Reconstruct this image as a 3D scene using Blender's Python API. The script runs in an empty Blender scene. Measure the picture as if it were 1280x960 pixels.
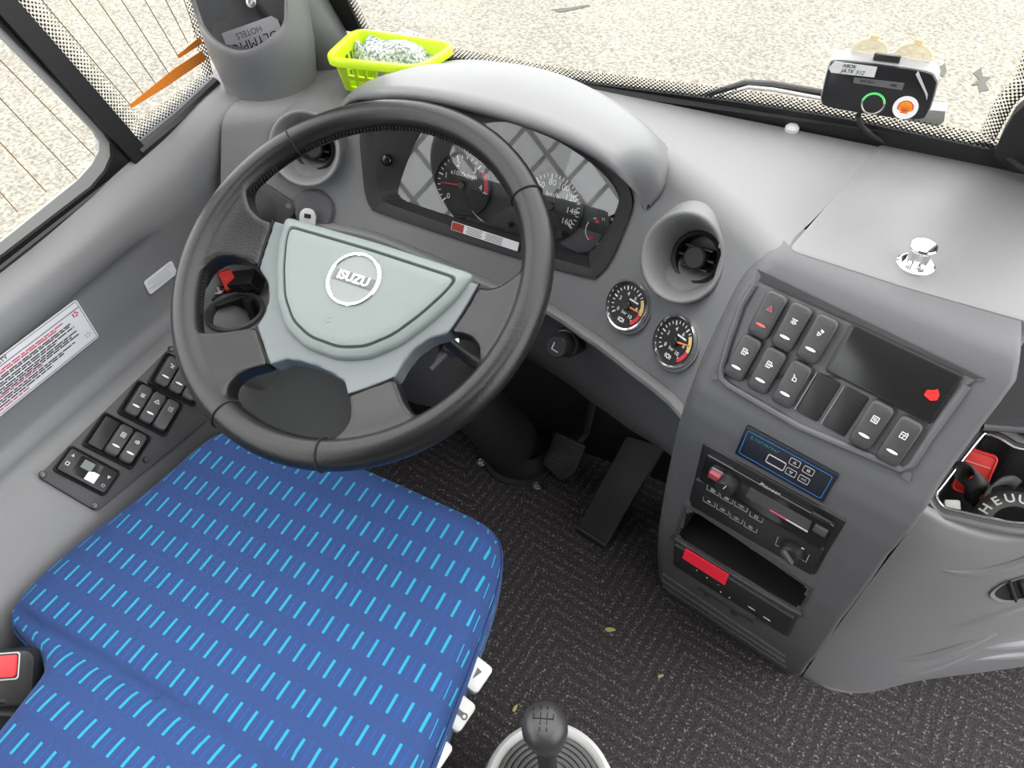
import bpy, bmesh, math, random
from mathutils import Vector, Matrix
random.seed(7)
PI = math.pi
V = Vector
sc = bpy.context.scene
COL = sc.collection

# ------------------------------------------------------------------ camera
RW = Matrix(((0.896622110737774, 0.3154129153049087, -0.31077883356978664),
             (0.4423158506594274, -0.6706836897068472, 0.5954326801718534),
             (-0.02062713726055515, -0.671340510635302, -0.7408619574444123)))   # world <- (right, down, forward)
CAM = V((0.4492209759870417, -0.48741307876858064, 1.2907779078907831))
F = 900.0
cd = bpy.data.cameras.new('camera'); cam = bpy.data.objects.new('camera', cd); COL.objects.link(cam)
cd.sensor_width = 36.0; cd.lens = 36.0 * F / 1280; cd.clip_start = 0.02; cd.clip_end = 200
m = RW.to_4x4() @ Matrix(((1, 0, 0, 0), (0, -1, 0, 0), (0, 0, -1, 0), (0, 0, 0, 1)))
m.translation = CAM
cam.matrix_world = m
sc.camera = cam

# ------------------------------------------------------------------ light
SKY = 5.2        # overcast day
w = bpy.data.worlds.new('sky'); sc.world = w; w.use_nodes = True
nt = w.node_tree; bg = nt.nodes['Background']
tc = nt.nodes.new('ShaderNodeTexCoord'); sp = nt.nodes.new('ShaderNodeSeparateXYZ'); rp = nt.nodes.new('ShaderNodeValToRGB')
nt.links.new(tc.outputs['Generated'], sp.inputs[0]); nt.links.new(sp.outputs['Z'], rp.inputs[0]); nt.links.new(rp.outputs[0], bg.inputs[0])
rp.color_ramp.elements[0].position = 0.0; rp.color_ramp.elements[0].color = (0.72, 0.75, 0.78, 1)
rp.color_ramp.elements[1].position = 0.6; rp.color_ramp.elements[1].color = (1.0, 1.0, 1.0, 1)
bg.inputs[1].default_value = SKY
sc.view_settings.view_transform = 'Standard'; sc.view_settings.look = 'None'
sc.view_settings.gamma = 1.0; sc.view_settings.use_curve_mapping = False
sc.view_settings.exposure = 0.0

# ------------------------------------------------------------------ rays and surfaces
def ray(px, py): return RW @ V(((px - 640) / F, (py - 480) / F, 1.0))
def G(px, py, **k):
    d = ray(px, py)
    for a, v in k.items():
        i = 'xyz'.index(a)
        return CAM + d * ((v - CAM[i]) / d[i])
def onplane(px, py, P0, n):
    d = ray(px, py)
    return CAM + d * ((P0 - CAM).dot(n) / d.dot(n))
def march(px, py, f, s0=0.55, s1=1.9, n=140):
    d = ray(px, py); a = s0; fa = f(CAM + d * a)
    for i in range(1, n + 1):
        b = s0 + (s1 - s0) * i / n; fb = f(CAM + d * b)
        if fa * fb <= 0:
            for _ in range(40):
                c = (a + b) / 2; fc = f(CAM + d * c)
                if fa * fc <= 0: b = c
                else: a, fa = c, fc
            return CAM + d * ((a + b) / 2)
        a, fa = b, fb
    return CAM + d * 1.0
def lerp1(t, xs, ys):
    if t <= xs[0]: return ys[0]
    for i in range(len(xs) - 1):
        if t <= xs[i + 1]:
            return ys[i] + (ys[i + 1] - ys[i]) * (t - xs[i]) / (xs[i + 1] - xs[i])
    return ys[-1]
def sstep(t):
    t = max(0.0, min(1.0, t)); return t * t * (3 - 2 * t)
# fascia surface behind the wheel: y = SF(x, z)
def SF(x, z): return 0.25 + 0.5 * (z - 0.68) - 1.6 * max(0.0, abs(x) - 0.1) ** 2
def hitF(px, py): return march(px, py, lambda p: p.y - SF(p.x, p.z))
def nF(p):
    e = 1e-3
    n = V((-(SF(p.x + e, p.z) - SF(p.x - e, p.z)) / (2 * e), 1, -(SF(p.x, p.z + e) - SF(p.x, p.z - e)) / (2 * e)))
    return -n.normalized()
# console surface: profile extruded along HC
A13 = math.radians(13); HC = V((math.cos(A13), -math.sin(A13), 0)); OC = V((0.424, 0.165, 0.83))
CZ = [-0.02, 0.0, 0.10, 0.25, 0.35, 0.45, 0.55, 0.62, 0.66, 0.69, 0.72, 0.755, 0.79, 0.81, 0.822, 0.828, 0.83]
CY = [0.20, 0.192, 0.152, 0.106, 0.084, 0.069, 0.060, 0.058, 0.061, 0.069, 0.084, 0.105, 0.126, 0.140, 0.151, 0.160, 0.172]
def ycon(z): return lerp1(z, CZ, CY)
def hitC(px, py): return march(px, py, lambda p: p.y + math.tan(A13) * (p.x - OC.x) - ycon(p.z))
def pC(h, z):      # h = x position along the face
    return V((h, ycon(z) - math.tan(A13) * (h - OC.x), z))
def nC(p):
    e = 4e-3; dz = (ycon(p.z + e) - ycon(p.z - e)) / (2 * e)
    n = V((-math.tan(A13), -1, dz)); return n.normalized()
def frame(P, x, n):
    n = n.normalized(); x = (x - n * x.dot(n)).normalized(); y = n.cross(x)
    M = Matrix((x, y, n)).transposed().to_4x4(); M.translation = P
    return M
def qframe(hit, nrm, tl, tr, br, bl):
    a, b, c, d = [hit(*q) for q in (tl, tr, br, bl)]
    ctr = (a + b + c + d) / 4
    n = (b - d).cross(a - c).normalized()
    if n.dot(CAM - ctr) < 0: n = -n
    x = ((b - a) + (c - d)) / 2
    M = frame(ctr, x, n)
    return M, x.length, (((a - d) + (b - c)) / 2).length

# ------------------------------------------------------------------ materials
MATS = {}
def nodes(m):
    m.use_nodes = True
    nt = m.node_tree
    return nt, nt.nodes['Principled BSDF'], nt.nodes.new, nt.links.new
def pm(name, color, rough=0.5, metal=0.0, bump=0.0, bscale=900.0, spec=0.5, emit=None, es=1.0, mottled=0.0):
    if name in MATS: return MATS[name]
    m = bpy.data.materials.new(name); nt, b, N, L = nodes(m)
    b.inputs['Base Color'].default_value = (*color, 1); b.inputs['Roughness'].default_value = rough
    b.inputs['Metallic'].default_value = metal; b.inputs['Specular IOR Level'].default_value = spec
    if emit:
        b.inputs['Emission Color'].default_value = (*emit, 1); b.inputs['Emission Strength'].default_value = es
    if bump or mottled:
        t = N('ShaderNodeTexCoord')
    if bump:
        nz = N('ShaderNodeTexNoise'); nz.inputs['Scale'].default_value = bscale; nz.inputs['Detail'].default_value = 3
        bp = N('ShaderNodeBump'); bp.inputs['Strength'].default_value = bump; bp.inputs['Distance'].default_value = 0.001
        L(t.outputs['Object'], nz.inputs['Vector']); L(nz.outputs['Fac'], bp.inputs['Height']); L(bp.outputs['Normal'], b.inputs['Normal'])
    if mottled:
        n2 = N('ShaderNodeTexNoise'); n2.inputs['Scale'].default_value = 7; n2.inputs['Detail'].default_value = 4
        mx = N('ShaderNodeMix'); mx.data_type = 'RGBA'
        mx.inputs[6].default_value = (*[c * (1 - mottled) for c in color], 1); mx.inputs[7].default_value = (*[min(1, c * (1 + mottled)) for c in color], 1)
        L(t.outputs['Object'], n2.inputs['Vector']); L(n2.outputs['Fac'], mx.inputs[0]); L(mx.outputs[2], b.inputs['Base Color'])
    MATS[name] = m
    return m
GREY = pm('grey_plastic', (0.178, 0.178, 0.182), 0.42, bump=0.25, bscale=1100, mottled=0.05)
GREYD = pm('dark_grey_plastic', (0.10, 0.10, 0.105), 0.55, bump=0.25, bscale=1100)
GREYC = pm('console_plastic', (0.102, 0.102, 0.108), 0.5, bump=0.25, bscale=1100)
LEATHER = pm('black_leather', (0.009, 0.009, 0.0095), 0.30, bump=0.25, bscale=420, spec=0.42)
HUB = pm('hub_plastic', (0.178, 0.208, 0.20), 0.5, bump=0.3, bscale=800)
HUBB = pm('hub_base_plastic', (0.125, 0.142, 0.147), 0.5, bump=0.3, bscale=800)
BLACK = pm('black_plastic', (0.014, 0.014, 0.015), 0.42, bump=0.1)
BLACKT = pm('black_textured', (0.02, 0.02, 0.021), 0.6, bump=0.5, bscale=700)
MATTE = pm('matte_black', (0.008, 0.008, 0.009), 0.9)
GLOSSB = pm('gloss_black', (0.012, 0.012, 0.013), 0.12)
RUBBER = pm('black_rubber', (0.016, 0.016, 0.017), 0.65)
SWITCH = pm('switch_black', (0.05, 0.05, 0.052), 0.42, bump=0.1)
CHROME = pm('chrome', (0.86, 0.86, 0.87), 0.12, 1.0)
STEEL = pm('steel', (0.45, 0.45, 0.46), 0.35, 1.0)
WHITE = pm('white_print', (0.85, 0.85, 0.85), 0.5)
PRINT = pm('grey_print', (0.5, 0.5, 0.5), 0.5)
DARKP = pm('dark_print', (0.03, 0.03, 0.03), 0.6)
REDP = pm('red_print', (0.65, 0.03, 0.06), 0.5)
PAPER = pm('label_paper', (0.72, 0.72, 0.75), 0.5)
REDPL = pm('red_plastic', (0.68, 0.03, 0.025), 0.35)
LIME = pm('lime_plastic', (0.56, 0.80, 0.01), 0.35)
ORANGE = pm('orange_print', (0.72, 0.22, 0.02), 0.5)
ORNG2 = pm('needle_orange', (0.9, 0.22, 0.05), 0.5)
GOLD = pm('gauge_yellow', (0.75, 0.55, 0.2), 0.5)
LGREY = pm('light_grey_plastic', (0.58, 0.58, 0.56), 0.45)
BLUEL = pm('blue_line', (0.02, 0.16, 0.45), 0.5)
TEAL = pm('teal_print', (0.02, 0.20, 0.25), 0.5)
NAVY = pm('navy_black', (0.008, 0.010, 0.018), 0.4)
SLOTG = pm('slot_grey', (0.07, 0.07, 0.07), 0.5)
FACE = pm('dial_black', (0.012, 0.012, 0.013), 0.6)

def glass(name, tint=(1, 1, 1), rough=0.02, gloss=0.9, base=0.03):
    m = bpy.data.materials.new(name); nt, b, N, L = nodes(m)
    out = nt.nodes['Material Output']; nt.nodes.remove(b)
    tr = N('ShaderNodeBsdfTransparent'); tr.inputs[0].default_value = (*tint, 1)
    gl = N('ShaderNodeBsdfGlossy'); gl.inputs['Roughness'].default_value = rough; gl.inputs[0].default_value = (gloss, gloss, gloss, 1)
    lw = N('ShaderNodeLayerWeight'); lw.inputs[0].default_value = 0.5
    pw = N('ShaderNodeMath'); pw.operation = 'POWER'; pw.inputs[1].default_value = 5.0; L(lw.outputs['Facing'], pw.inputs[0])
    fr = N('ShaderNodeMath'); fr.operation = 'MULTIPLY_ADD'; fr.inputs[1].default_value = 0.9; fr.inputs[2].default_value = base; L(pw.outputs[0], fr.inputs[0])
    mx = N('ShaderNodeMixShader'); L(fr.outputs[0], mx.inputs[0]); L(tr.outputs[0], mx.inputs[1]); L(gl.outputs[0], mx.inputs[2]); L(mx.outputs[0], out.inputs[0])
    return m
GLASS = glass('window_glass', (0.97, 0.97, 0.96), gloss=0.5)
LENS = glass('lens_glass', (0.92, 0.92, 0.92), gloss=0.95, base=0.075)

def frit_mat():
    m = bpy.data.materials.new('dotted_frit'); nt, b, N, L = nodes(m)
    out = nt.nodes['Material Output']; b.inputs['Base Color'].default_value = (0.01, 0.01, 0.01, 1); b.inputs['Roughness'].default_value = 0.7
    uv = N('ShaderNodeUVMap'); s = N('ShaderNodeSeparateXYZ'); L(uv.outputs[0], s.inputs[0])
    def M(op, a, b_=None):
        n = N('ShaderNodeMath'); n.operation = op
        for i, q in enumerate((a, b_)):
            if q is None: continue
            if isinstance(q, (int, float)): n.inputs[i].default_value = q
            else: L(q, n.inputs[i])
        return n.outputs[0]
    k = 2 * PI / 0.0062
    c1 = M('COSINE', M('MULTIPLY', s.outputs[0], k)); c2 = M('COSINE', M('MULTIPLY', s.outputs[1], k))
    prod = M('MULTIPLY', c1, c2)
    thr = M('SUBTRACT', M('MULTIPLY', s.outputs[1], 34.0), 0.28)
    mask = M('GREATER_THAN', prod, thr)
    tr = N('ShaderNodeBsdfTransparent'); mx = N('ShaderNodeMixShader')
    L(mask, mx.inputs[0]); L(tr.outputs[0], mx.inputs[1]); L(b.outputs[0], mx.inputs[2]); L(mx.outputs[0], out.inputs[0])
    return m
FRIT = frit_mat()

def asphalt_mat():
    m = bpy.data.materials.new('pale_asphalt'); nt, b, N, L = nodes(m)
    t = N('ShaderNodeTexCoord')
    n1 = N('ShaderNodeTexNoise'); n1.inputs['Scale'].default_value = 42; n1.inputs['Detail'].default_value = 4; n1.inputs['Roughness'].default_value = 0.7
    n2 = N('ShaderNodeTexNoise'); n2.inputs['Scale'].default_value = 1.3; n2.inputs['Detail'].default_value = 3
    r = N('ShaderNodeValToRGB'); e = r.color_ramp.elements
    e[0].position = 0.36; e[0].color = (0.105, 0.099, 0.083, 1); e[1].position = 0.52; e[1].color = (0.215, 0.20, 0.167, 1)
    e3 = r.color_ramp.elements.new(0.64); e3.color = (0.30, 0.29, 0.255, 1)
    mx = N('ShaderNodeMix'); mx.data_type = 'RGBA'; mx.blend_type = 'MULTIPLY'; mx.inputs[0].default_value = 0.5
    r2 = N('ShaderNodeValToRGB'); r2.color_ramp.elements[0].color = (0.78, 0.78, 0.80, 1); r2.color_ramp.elements[1].color = (1, 1, 0.97, 1)
    r2.color_ramp.elements[0].position = 0.35; r2.color_ramp.elements[1].position = 0.6
    L(t.outputs['Object'], n1.inputs['Vector']); L(t.outputs['Object'], n2.inputs['Vector'])
    L(n1.outputs['Fac'], r.inputs[0]); L(n2.outputs['Fac'], r2.inputs[0]); L(r.outputs[0], mx.inputs[6]); L(r2.outputs[0], mx.inputs[7])
    L(mx.outputs[2], b.inputs['Base Color']); b.inputs['Roughness'].default_value = 0.95
    return m
ASPHALT = asphalt_mat()

def math_node(nt):
    def M(op, a, b_=None, c_=None):
        n = nt.nodes.new('ShaderNodeMath'); n.operation = op
        for i, q in enumerate((a, b_, c_)):
            if q is None: continue
            if isinstance(q, (int, float)): n.inputs[i].default_value = q
            else: nt.links.new(q, n.inputs[i])
        return n.outputs[0]
    return M
def fabric_mat():
    m = bpy.data.materials.new('blue_dash_fabric'); nt, b, N, L = nodes(m); M = math_node(nt)
    uv = N('ShaderNodeUVMap'); s = N('ShaderNodeSeparateXYZ'); L(uv.outputs[0], s.inputs[0])
    u0 = M('DIVIDE', s.outputs[0], 0.0208); v0 = M('DIVIDE', s.outputs[1], 0.0415)
    row = M('FLOOR', v0); fv = M('FRACT', v0)
    sh = M('MULTIPLY', M('MODULO', M('ABSOLUTE', row), 2.0), 0.5)
    fu = M('FRACT', M('ADD', u0, sh))
    inu = M('LESS_THAN', M('ABSOLUTE', M('SUBTRACT', fu, 0.5)), 0.085)
    inv = M('LESS_THAN', M('ABSOLUTE', M('SUBTRACT', fv, 0.5)), 0.27)
    dash = M('MULTIPLY', inu, inv)
    # thin darker blue threads between the dashes
    fu2 = M('FRACT', M('ADD', M('ADD', u0, sh), 0.5))
    th = M('MULTIPLY', M('LESS_THAN', M('ABSOLUTE', M('SUBTRACT', fu2, 0.5)), 0.06), M('LESS_THAN', M('ABSOLUTE', M('SUBTRACT', fv, 0.5)), 0.33))
    nz = N('ShaderNodeTexNoise'); nz.inputs['Scale'].default_value = 260; nz.inputs['Detail'].default_value = 3; L(uv.outputs[0], nz.inputs['Vector'])
    n3 = N('ShaderNodeTexNoise'); n3.inputs['Scale'].default_value = 9; n3.inputs['Detail'].default_value = 3; L(uv.outputs[0], n3.inputs['Vector'])
    wv = M('SINE', M('MULTIPLY', s.outputs[0], 2 * PI / 0.0021))
    c0 = N('ShaderNodeMix'); c0.data_type = 'RGBA'; c0.inputs[6].default_value = (0.008, 0.034, 0.135, 1); c0.inputs[7].default_value = (0.018, 0.052, 0.178, 1)
    L(M('ADD', M('MULTIPLY', nz.outputs['Fac'], 0.8), M('MULTIPLY', n3.outputs['Fac'], 0.3)), c0.inputs[0])
    c1 = N('ShaderNodeMix'); c1.data_type = 'RGBA'; c1.inputs[7].default_value = (0.006, 0.06, 0.28, 1)
    L(M('MULTIPLY', th, 0.6), c1.inputs[0]); L(c0.outputs[2], c1.inputs[6])
    c2 = N('ShaderNodeMix'); c2.data_type = 'RGBA'; c2.inputs[7].default_value = (0.011, 0.27, 0.43, 1); L(dash, c2.inputs[0]); L(c1.outputs[2], c2.inputs[6])
    L(c2.outputs[2], b.inputs['Base Color']); b.inputs['Roughness'].default_value = 0.85
    b.inputs['Sheen Weight'].default_value = 0.08; b.inputs['Sheen Roughness'].default_value = 0.4
    bp = N('ShaderNodeBump'); bp.inputs['Strength'].default_value = 0.3; bp.inputs['Distance'].default_value = 0.001
    L(M('ADD', M('MULTIPLY', wv, 0.3), M('ADD', nz.outputs['Fac'], M('MULTIPLY', dash, 0.6))), bp.inputs['Height']); L(bp.outputs['Normal'], b.inputs['Normal'])
    return m
FABRIC = fabric_mat()
def mat_mat():
    m = bpy.data.materials.new('chevron_carpet'); nt, b, N, L = nodes(m); M = math_node(nt)
    t = N('ShaderNodeTexCoord'); s = N('ShaderNodeSeparateXYZ'); L(t.outputs['Object'], s.inputs[0])
    # zigzag ribs
    a = M('ADD', M('MULTIPLY', s.outputs[0], 0.8), M('MULTIPLY', s.outputs[1], 0.6)); c = M('SUBTRACT', M('MULTIPLY', s.outputs[1], 0.8), M('MULTIPLY', s.outputs[0], 0.6))
    tri = M('PINGPONG', a, 0.11)
    rib = M('SINE', M('MULTIPLY', M('ADD', c, tri), 2 * PI / 0.027))
    n1 = N('ShaderNodeTexNoise'); n1.inputs['Scale'].default_value = 260; n1.inputs['Detail'].default_value = 2; L(t.outputs['Object'], n1.inputs['Vector'])
    n2 = N('ShaderNodeTexNoise'); n2.inputs['Scale'].default_value = 120; n2.inputs['Detail'].default_value = 3; L(t.outputs['Object'], n2.inputs['Vector'])
    val = M('ADD', M('MULTIPLY', rib, 0.042), M('ADD', M('MULTIPLY', n1.outputs['Fac'], 0.75), M('MULTIPLY', n2.outputs['Fac'], 0.25)))
    r = N('ShaderNodeValToRGB'); e = r.color_ramp.elements
    e[0].position = 0.36; e[0].color = (0.016, 0.014, 0.015, 1); e[1].position = 0.58; e[1].color = (0.047, 0.039, 0.042, 1)
    e3 = e.new(0.70); e3.color = (0.25, 0.23, 0.24, 1)
    L(val, r.inputs[0]); L(r.outputs[0], b.inputs['Base Color']); b.inputs['Roughness'].default_value = 0.9
    bp = N('ShaderNodeBump'); bp.inputs['Strength'].default_value = 0.9; bp.inputs['Distance'].default_value = 0.004
    L(val, bp.inputs['Height']); L(bp.outputs['Normal'], b.inputs['Normal'])
    return m
CARPET = mat_mat()
def towel_mat():
    m = bpy.data.materials.new('grey_terry'); nt, b, N, L = nodes(m)
    t = N('ShaderNodeTexCoord'); n1 = N('ShaderNodeTexNoise'); n1.inputs['Scale'].default_value = 260; n1.inputs['Detail'].default_value = 3
    r = N('ShaderNodeValToRGB'); e = r.color_ramp.elements
    e[0].position = 0.38; e[0].color = (0.16, 0.18, 0.19, 1); e[1].position = 0.62; e[1].color = (0.66, 0.70, 0.70, 1)
    bp = N('ShaderNodeBump'); bp.inputs['Strength'].default_value = 0.8; bp.inputs['Distance'].default_value = 0.003
    L(t.outputs['Object'], n1.inputs['Vector']); L(n1.outputs['Fac'], r.inputs[0]); L(r.outputs[0], b.inputs['Base Color'])
    L(n1.outputs['Fac'], bp.inputs['Height']); L(bp.outputs['Normal'], b.inputs['Normal']); b.inputs['Roughness'].default_value = 0.95
    return m
TOWEL = towel_mat()

# ------------------------------------------------------------------ mesh builder
W0 = {}
def rrect(w, h, r, n=5):
    out = []
    r = min(r, w / 2 - 1e-6, h / 2 - 1e-6)
    for cx, cy, a0 in ((w / 2 - r, h / 2 - r, 0), (-w / 2 + r, h / 2 - r, 90), (-w / 2 + r, -h / 2 + r, 180), (w / 2 - r, -h / 2 + r, 270)):
        for i in range(n + 1):
            a = math.radians(a0 + 90 * i / n); out.append((cx + r * math.cos(a), cy + r * math.sin(a)))
    return out
def circ(r, n=32, ry=None): return [(r * math.cos(2 * PI * i / n), (ry or r) * math.sin(2 * PI * i / n)) for i in range(n)]
def area2(p): return sum(p[i][0] * p[(i + 1) % len(p)][1] - p[(i + 1) % len(p)][0] * p[i][1] for i in range(len(p))) / 2
def roundpoly(pts, r, n=5):
    out = []
    N_ = len(pts)
    for i in range(N_):
        p0, p1, p2 = V(pts[i - 1]).to_2d(), V(pts[i]).to_2d(), V(pts[(i + 1) % N_]).to_2d()
        a, b = (p0 - p1), (p2 - p1)
        k = min(r, a.length * 0.45, b.length * 0.45); s, e = p1 + a.normalized() * k, p1 + b.normalized() * k
        for j in range(n + 1):
            t = j / n; q = s * (1 - t) ** 2 + p1 * 2 * t * (1 - t) + e * t * t
            out.append((q.x, q.y))
    return out
def inset(poly, d):
    N_ = len(poly); sg = 1 if area2(poly) > 0 else -1; out = []
    for i in range(N_):
        a, b, c = V(poly[i - 1]).to_2d(), V(poly[i]).to_2d(), V(poly[(i + 1) % N_]).to_2d()
        e1, e2 = (b - a), (c - b)
        e1 = e1.normalized() if e1.length > 1e-9 else e2.normalized(); e2 = e2.normalized() if e2.length > 1e-9 else e1
        n1, n2 = V((-e1.y, e1.x)) * sg, V((-e2.y, e2.x)) * sg
        n_ = n1 + n2; L_ = n_.length
        n_ = n_ / L_ if L_ > 1e-6 else n1
        k = d / max(0.5, n_.dot(n1)); out.append((b.x + n_.x * k, b.y + n_.y * k))
    return out
def smoothloop(pts, n=6, closed=True):
    """Catmull-Rom through points (any dimension)."""
    P = [V(p) for p in pts]; out = []; N_ = len(P)
    rng = range(N_) if closed else range(N_ - 1)
    for i in rng:
        if closed: a, b, c, d = P[i - 1], P[i], P[(i + 1) % N_], P[(i + 2) % N_]
        else: a, b, c, d = P[max(0, i - 1)], P[i], P[i + 1], P[min(N_ - 1, i + 2)]
        for j in range(n):
            t = j / n
            out.append(0.5 * ((2 * b) + (c - a) * t + (2 * a - 5 * b + 4 * c - d) * t * t + (3 * b - a - 3 * c + d) * t ** 3))
    if not closed: out.append(P[-1])
    return out
ID = Matrix.Identity(4)
class MB:
    def __init__(self): self.bm = bmesh.new(); self.uvl = None
    def face(self, vs):
        try: return self.bm.faces.new(vs)
        except ValueError: return None
    def vs(self, pts, M=ID): return [self.bm.verts.new(M @ V(p)) for p in pts]
    def poly(self, pts, M=ID): self.face(self.vs([(*p, 0) if len(p) == 2 else p for p in pts], M)); return self
    def loops(self, loops, cap0=True, cap1=True, closed=True, M=ID):
        R = [self.vs(l, M) for l in loops]
        for a, b in zip(R, R[1:]):
            n = len(a)
            for i in range(n if closed else n - 1):
                j = (i + 1) % n; self.face((a[i], a[j], b[j], b[i]))
        if cap0: self.face(R[0][::-1])
        if cap1: self.face(R[-1])
        return self
    def grid(self, rows, skip=None):
        R = [self.vs(r) for r in rows]
        for a in range(len(R) - 1):
            for i in range(len(R[a]) - 1):
                q = (R[a][i], R[a][i + 1], R[a + 1][i + 1], R[a + 1][i])
                if skip and skip(sum((v.co for v in q), V()) / 4): continue
                self.face(q)
        return self
    def prism(self, poly, M=ID, z0=0.0, z1=0.01, bev=0.0, cap0=True):
        L_ = [[(*p, z0) for p in poly]]
        if bev:
            L_ += [[(*p, z1 - bev) for p in poly], [(*p, z1 - bev * 0.3) for p in inset(poly, bev * 0.3)], [(*p, z1) for p in inset(poly, bev)]]
        else: L_.append([(*p, z1) for p in poly])
        return self.loops(L_, cap0, True, True, M)
    def ring(self, outer, inner, M=ID, z0=0.0, z1=0.004, bev=0.0):
        a = [(*p, z0) for p in outer]; d = [(*p, z0) for p in inner]
        if bev:
            L_ = [a, [(*p, z1 - bev) for p in outer], [(*p, z1) for p in inset(outer, bev)], [(*p, z1) for p in inset(inner, -bev)], [(*p, z1 - bev) for p in inner], d]
        else: L_ = [a, [(*p, z1) for p in outer], [(*p, z1) for p in inner], d]
        return self.loops(L_, False, False, True, M)
    def box(self, c, s, M=ID, r=0.0):
        x, y, z = s
        T = M @ Matrix.Translation(V(c) - V((0, 0, z / 2)))
        if r: return self.rbox(x, y, z, r, min(r, 0.45 * z), T)
        return self.loops([[(-x / 2, -y / 2, k), (x / 2, -y / 2, k), (x / 2, y / 2, k), (-x / 2, y / 2, k)] for k in (0, z)], True, True, True, T)
    def rbox(self, w, h, d, r, bev, M=ID):
        return self.prism(rrect(w, h, r), M, 0, d, bev)
    def lathe(self, prof, M=ID, n=40, cap0=False, cap1=False):
        return self.loops([[(r * math.cos(2 * PI * i / n), r * math.sin(2 * PI * i / n), z) for i in range(n)] for r, z in prof], cap0, cap1, True, M)
    def tube(self, pts, r, n=10, closed=False, M=ID, caps=True):
        P = [M @ V(p) for p in pts]; N_ = len(P)
        rs = r if isinstance(r, (list, tuple)) else [r] * N_
        loops = []; up = None
        for i in range(N_):
            if closed: t = P[(i + 1) % N_] - P[i - 1]
            else: t = P[min(N_ - 1, i + 1)] - P[max(0, i - 1)]
            t.normalize()
            if up is None:
                up = t.orthogonal().normalized()
            up = (up - t * up.dot(t)).normalized(); b = t.cross(up)
            loops.append([P[i] + (up * math.cos(2 * PI * k / n) + b * math.sin(2 * PI * k / n)) * rs[i] for k in range(n)])
        if closed:
            # match the twist of the last ring to the first
            best = min(range(n), key=lambda s: (loops[-1][s] - loops[0][0]).length)
            R = [self.vs(l) for l in loops]
            for a in range(N_):
                A, B = R[a], R[(a + 1) % N_]; s = 0
                if a == N_ - 1: s = -best
                for k in range(n):
                    if a == N_ - 1: self.face((A[(k + best) % n], A[(k + 1 + best) % n], B[(k + 1) % n], B[k]))
                    else: self.face((A[k], A[(k + 1) % n], B[(k + 1) % n], B[k]))
            return self
        return self.loops(loops, caps, caps)
    def stroke(self, pts, wid, M=ID, h=0.0003, closed=False):
        P = [V(p).to_2d() for p in pts]
        if closed: P.append(P[0])
        for a, b in zip(P, P[1:]):
            d = b - a
            if d.length < 1e-7: continue
            d.normalize(); n_ = V((-d.y, d.x)) * wid / 2; e = d * wid * 0.35
            self.prism([tuple(a - e - n_), tuple(b + e - n_), tuple(b + e + n_), tuple(a - e + n_)], M, 0, h)
        return self
    def text(self, s, size, M=ID, h=0.0003, align='CENTER', sx=1.0, shear=0.0, bold=0.0):
        cu = bpy.data.curves.new('t', 'FONT'); cu.body = s; cu.size = size; cu.align_x = align; cu.align_y = 'CENTER'
        cu.extrude = h / 2; cu.resolution_u = 3; cu.shear = shear; cu.offset = bold
        o = bpy.data.objects.new('t', cu); COL.objects.link(o)
        dg = bpy.context.evaluated_depsgraph_get(); dg.update()
        me = bpy.data.meshes.new_from_object(o.evaluated_get(dg))
        T = M @ Matrix.Translation((0, 0, h / 2)) @ Matrix.Diagonal((sx, 1, 1, 1))
        me.transform(T); self.bm.from_mesh(me)
        bpy.data.objects.remove(o); bpy.data.curves.remove(cu); bpy.data.meshes.remove(me)
        return self
    def sphere(self, c, r, M=ID, n=16, sq=(1, 1, 1)):
        L_ = []
        for i in range(1, n // 2):
            a = PI * i / (n // 2)
            L_.append([(c[0] + r * sq[0] * math.sin(a) * math.cos(2 * PI * k / n), c[1] + r * sq[1] * math.sin(a) * math.sin(2 * PI * k / n), c[2] - r * sq[2] * math.cos(a)) for k in range(n)])
        return self.loops(L_, True, True, True, M)
    def mesh(self, name, origin, smooth, uvf=None):
        bm = self.bm
        bmesh.ops.remove_doubles(bm, verts=bm.verts, dist=1e-6)
        bmesh.ops.recalc_face_normals(bm, faces=bm.faces)
        if uvf:
            ul = bm.loops.layers.uv.new('UVMap')
            for f in bm.faces:
                for l in f.loops: l[ul].uv = uvf(l.vert.co)
        me = bpy.data.meshes.new(name); 
        for v in bm.verts: v.co -= origin
        bm.to_mesh(me); bm.free()
        for p in me.polygons: p.use_smooth = smooth
        return me
    def build(self, name, mat, parent=None, smooth=True, loc=None, uvf=None, sharp=35, sub=0, solid=0.0):
        org = V(loc) if loc is not None else (W0[parent.name] if parent else V())
        me = self.mesh(name, org, smooth, uvf)
        if smooth:
            try: me.set_sharp_from_angle(angle=math.radians(sharp))
            except Exception: pass
        me.materials.append(mat)
        o = bpy.data.objects.new(name, me); COL.objects.link(o)
        if parent: o.parent = parent
        else: o.location = org
        W0[o.name] = org
        if solid:
            md = o.modifiers.new('thick', 'SOLIDIFY'); md.thickness = solid; md.offset = 0
        if sub:
            md = o.modifiers.new('sub', 'SUBSURF'); md.levels = sub; md.render_levels = sub
        return o
def thing(name, label, cat, loc, group=None):
    o = bpy.data.objects.new(name, None); COL.objects.link(o); o.location = loc; o.empty_display_size = 0.02
    W0[o.name] = V(loc); return tag(o, label, cat, group)
def tag(o, label, cat, group=None):
    o['label'] = label; o['category'] = cat
    if group: o['group'] = group
    return o
def struct(o): o['kind'] = 'structure'; return o
def T(x, y, z=0): return Matrix.Translation((x, y, z))
def RZ(a): return Matrix.Rotation(math.radians(a), 4, 'Z')

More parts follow.
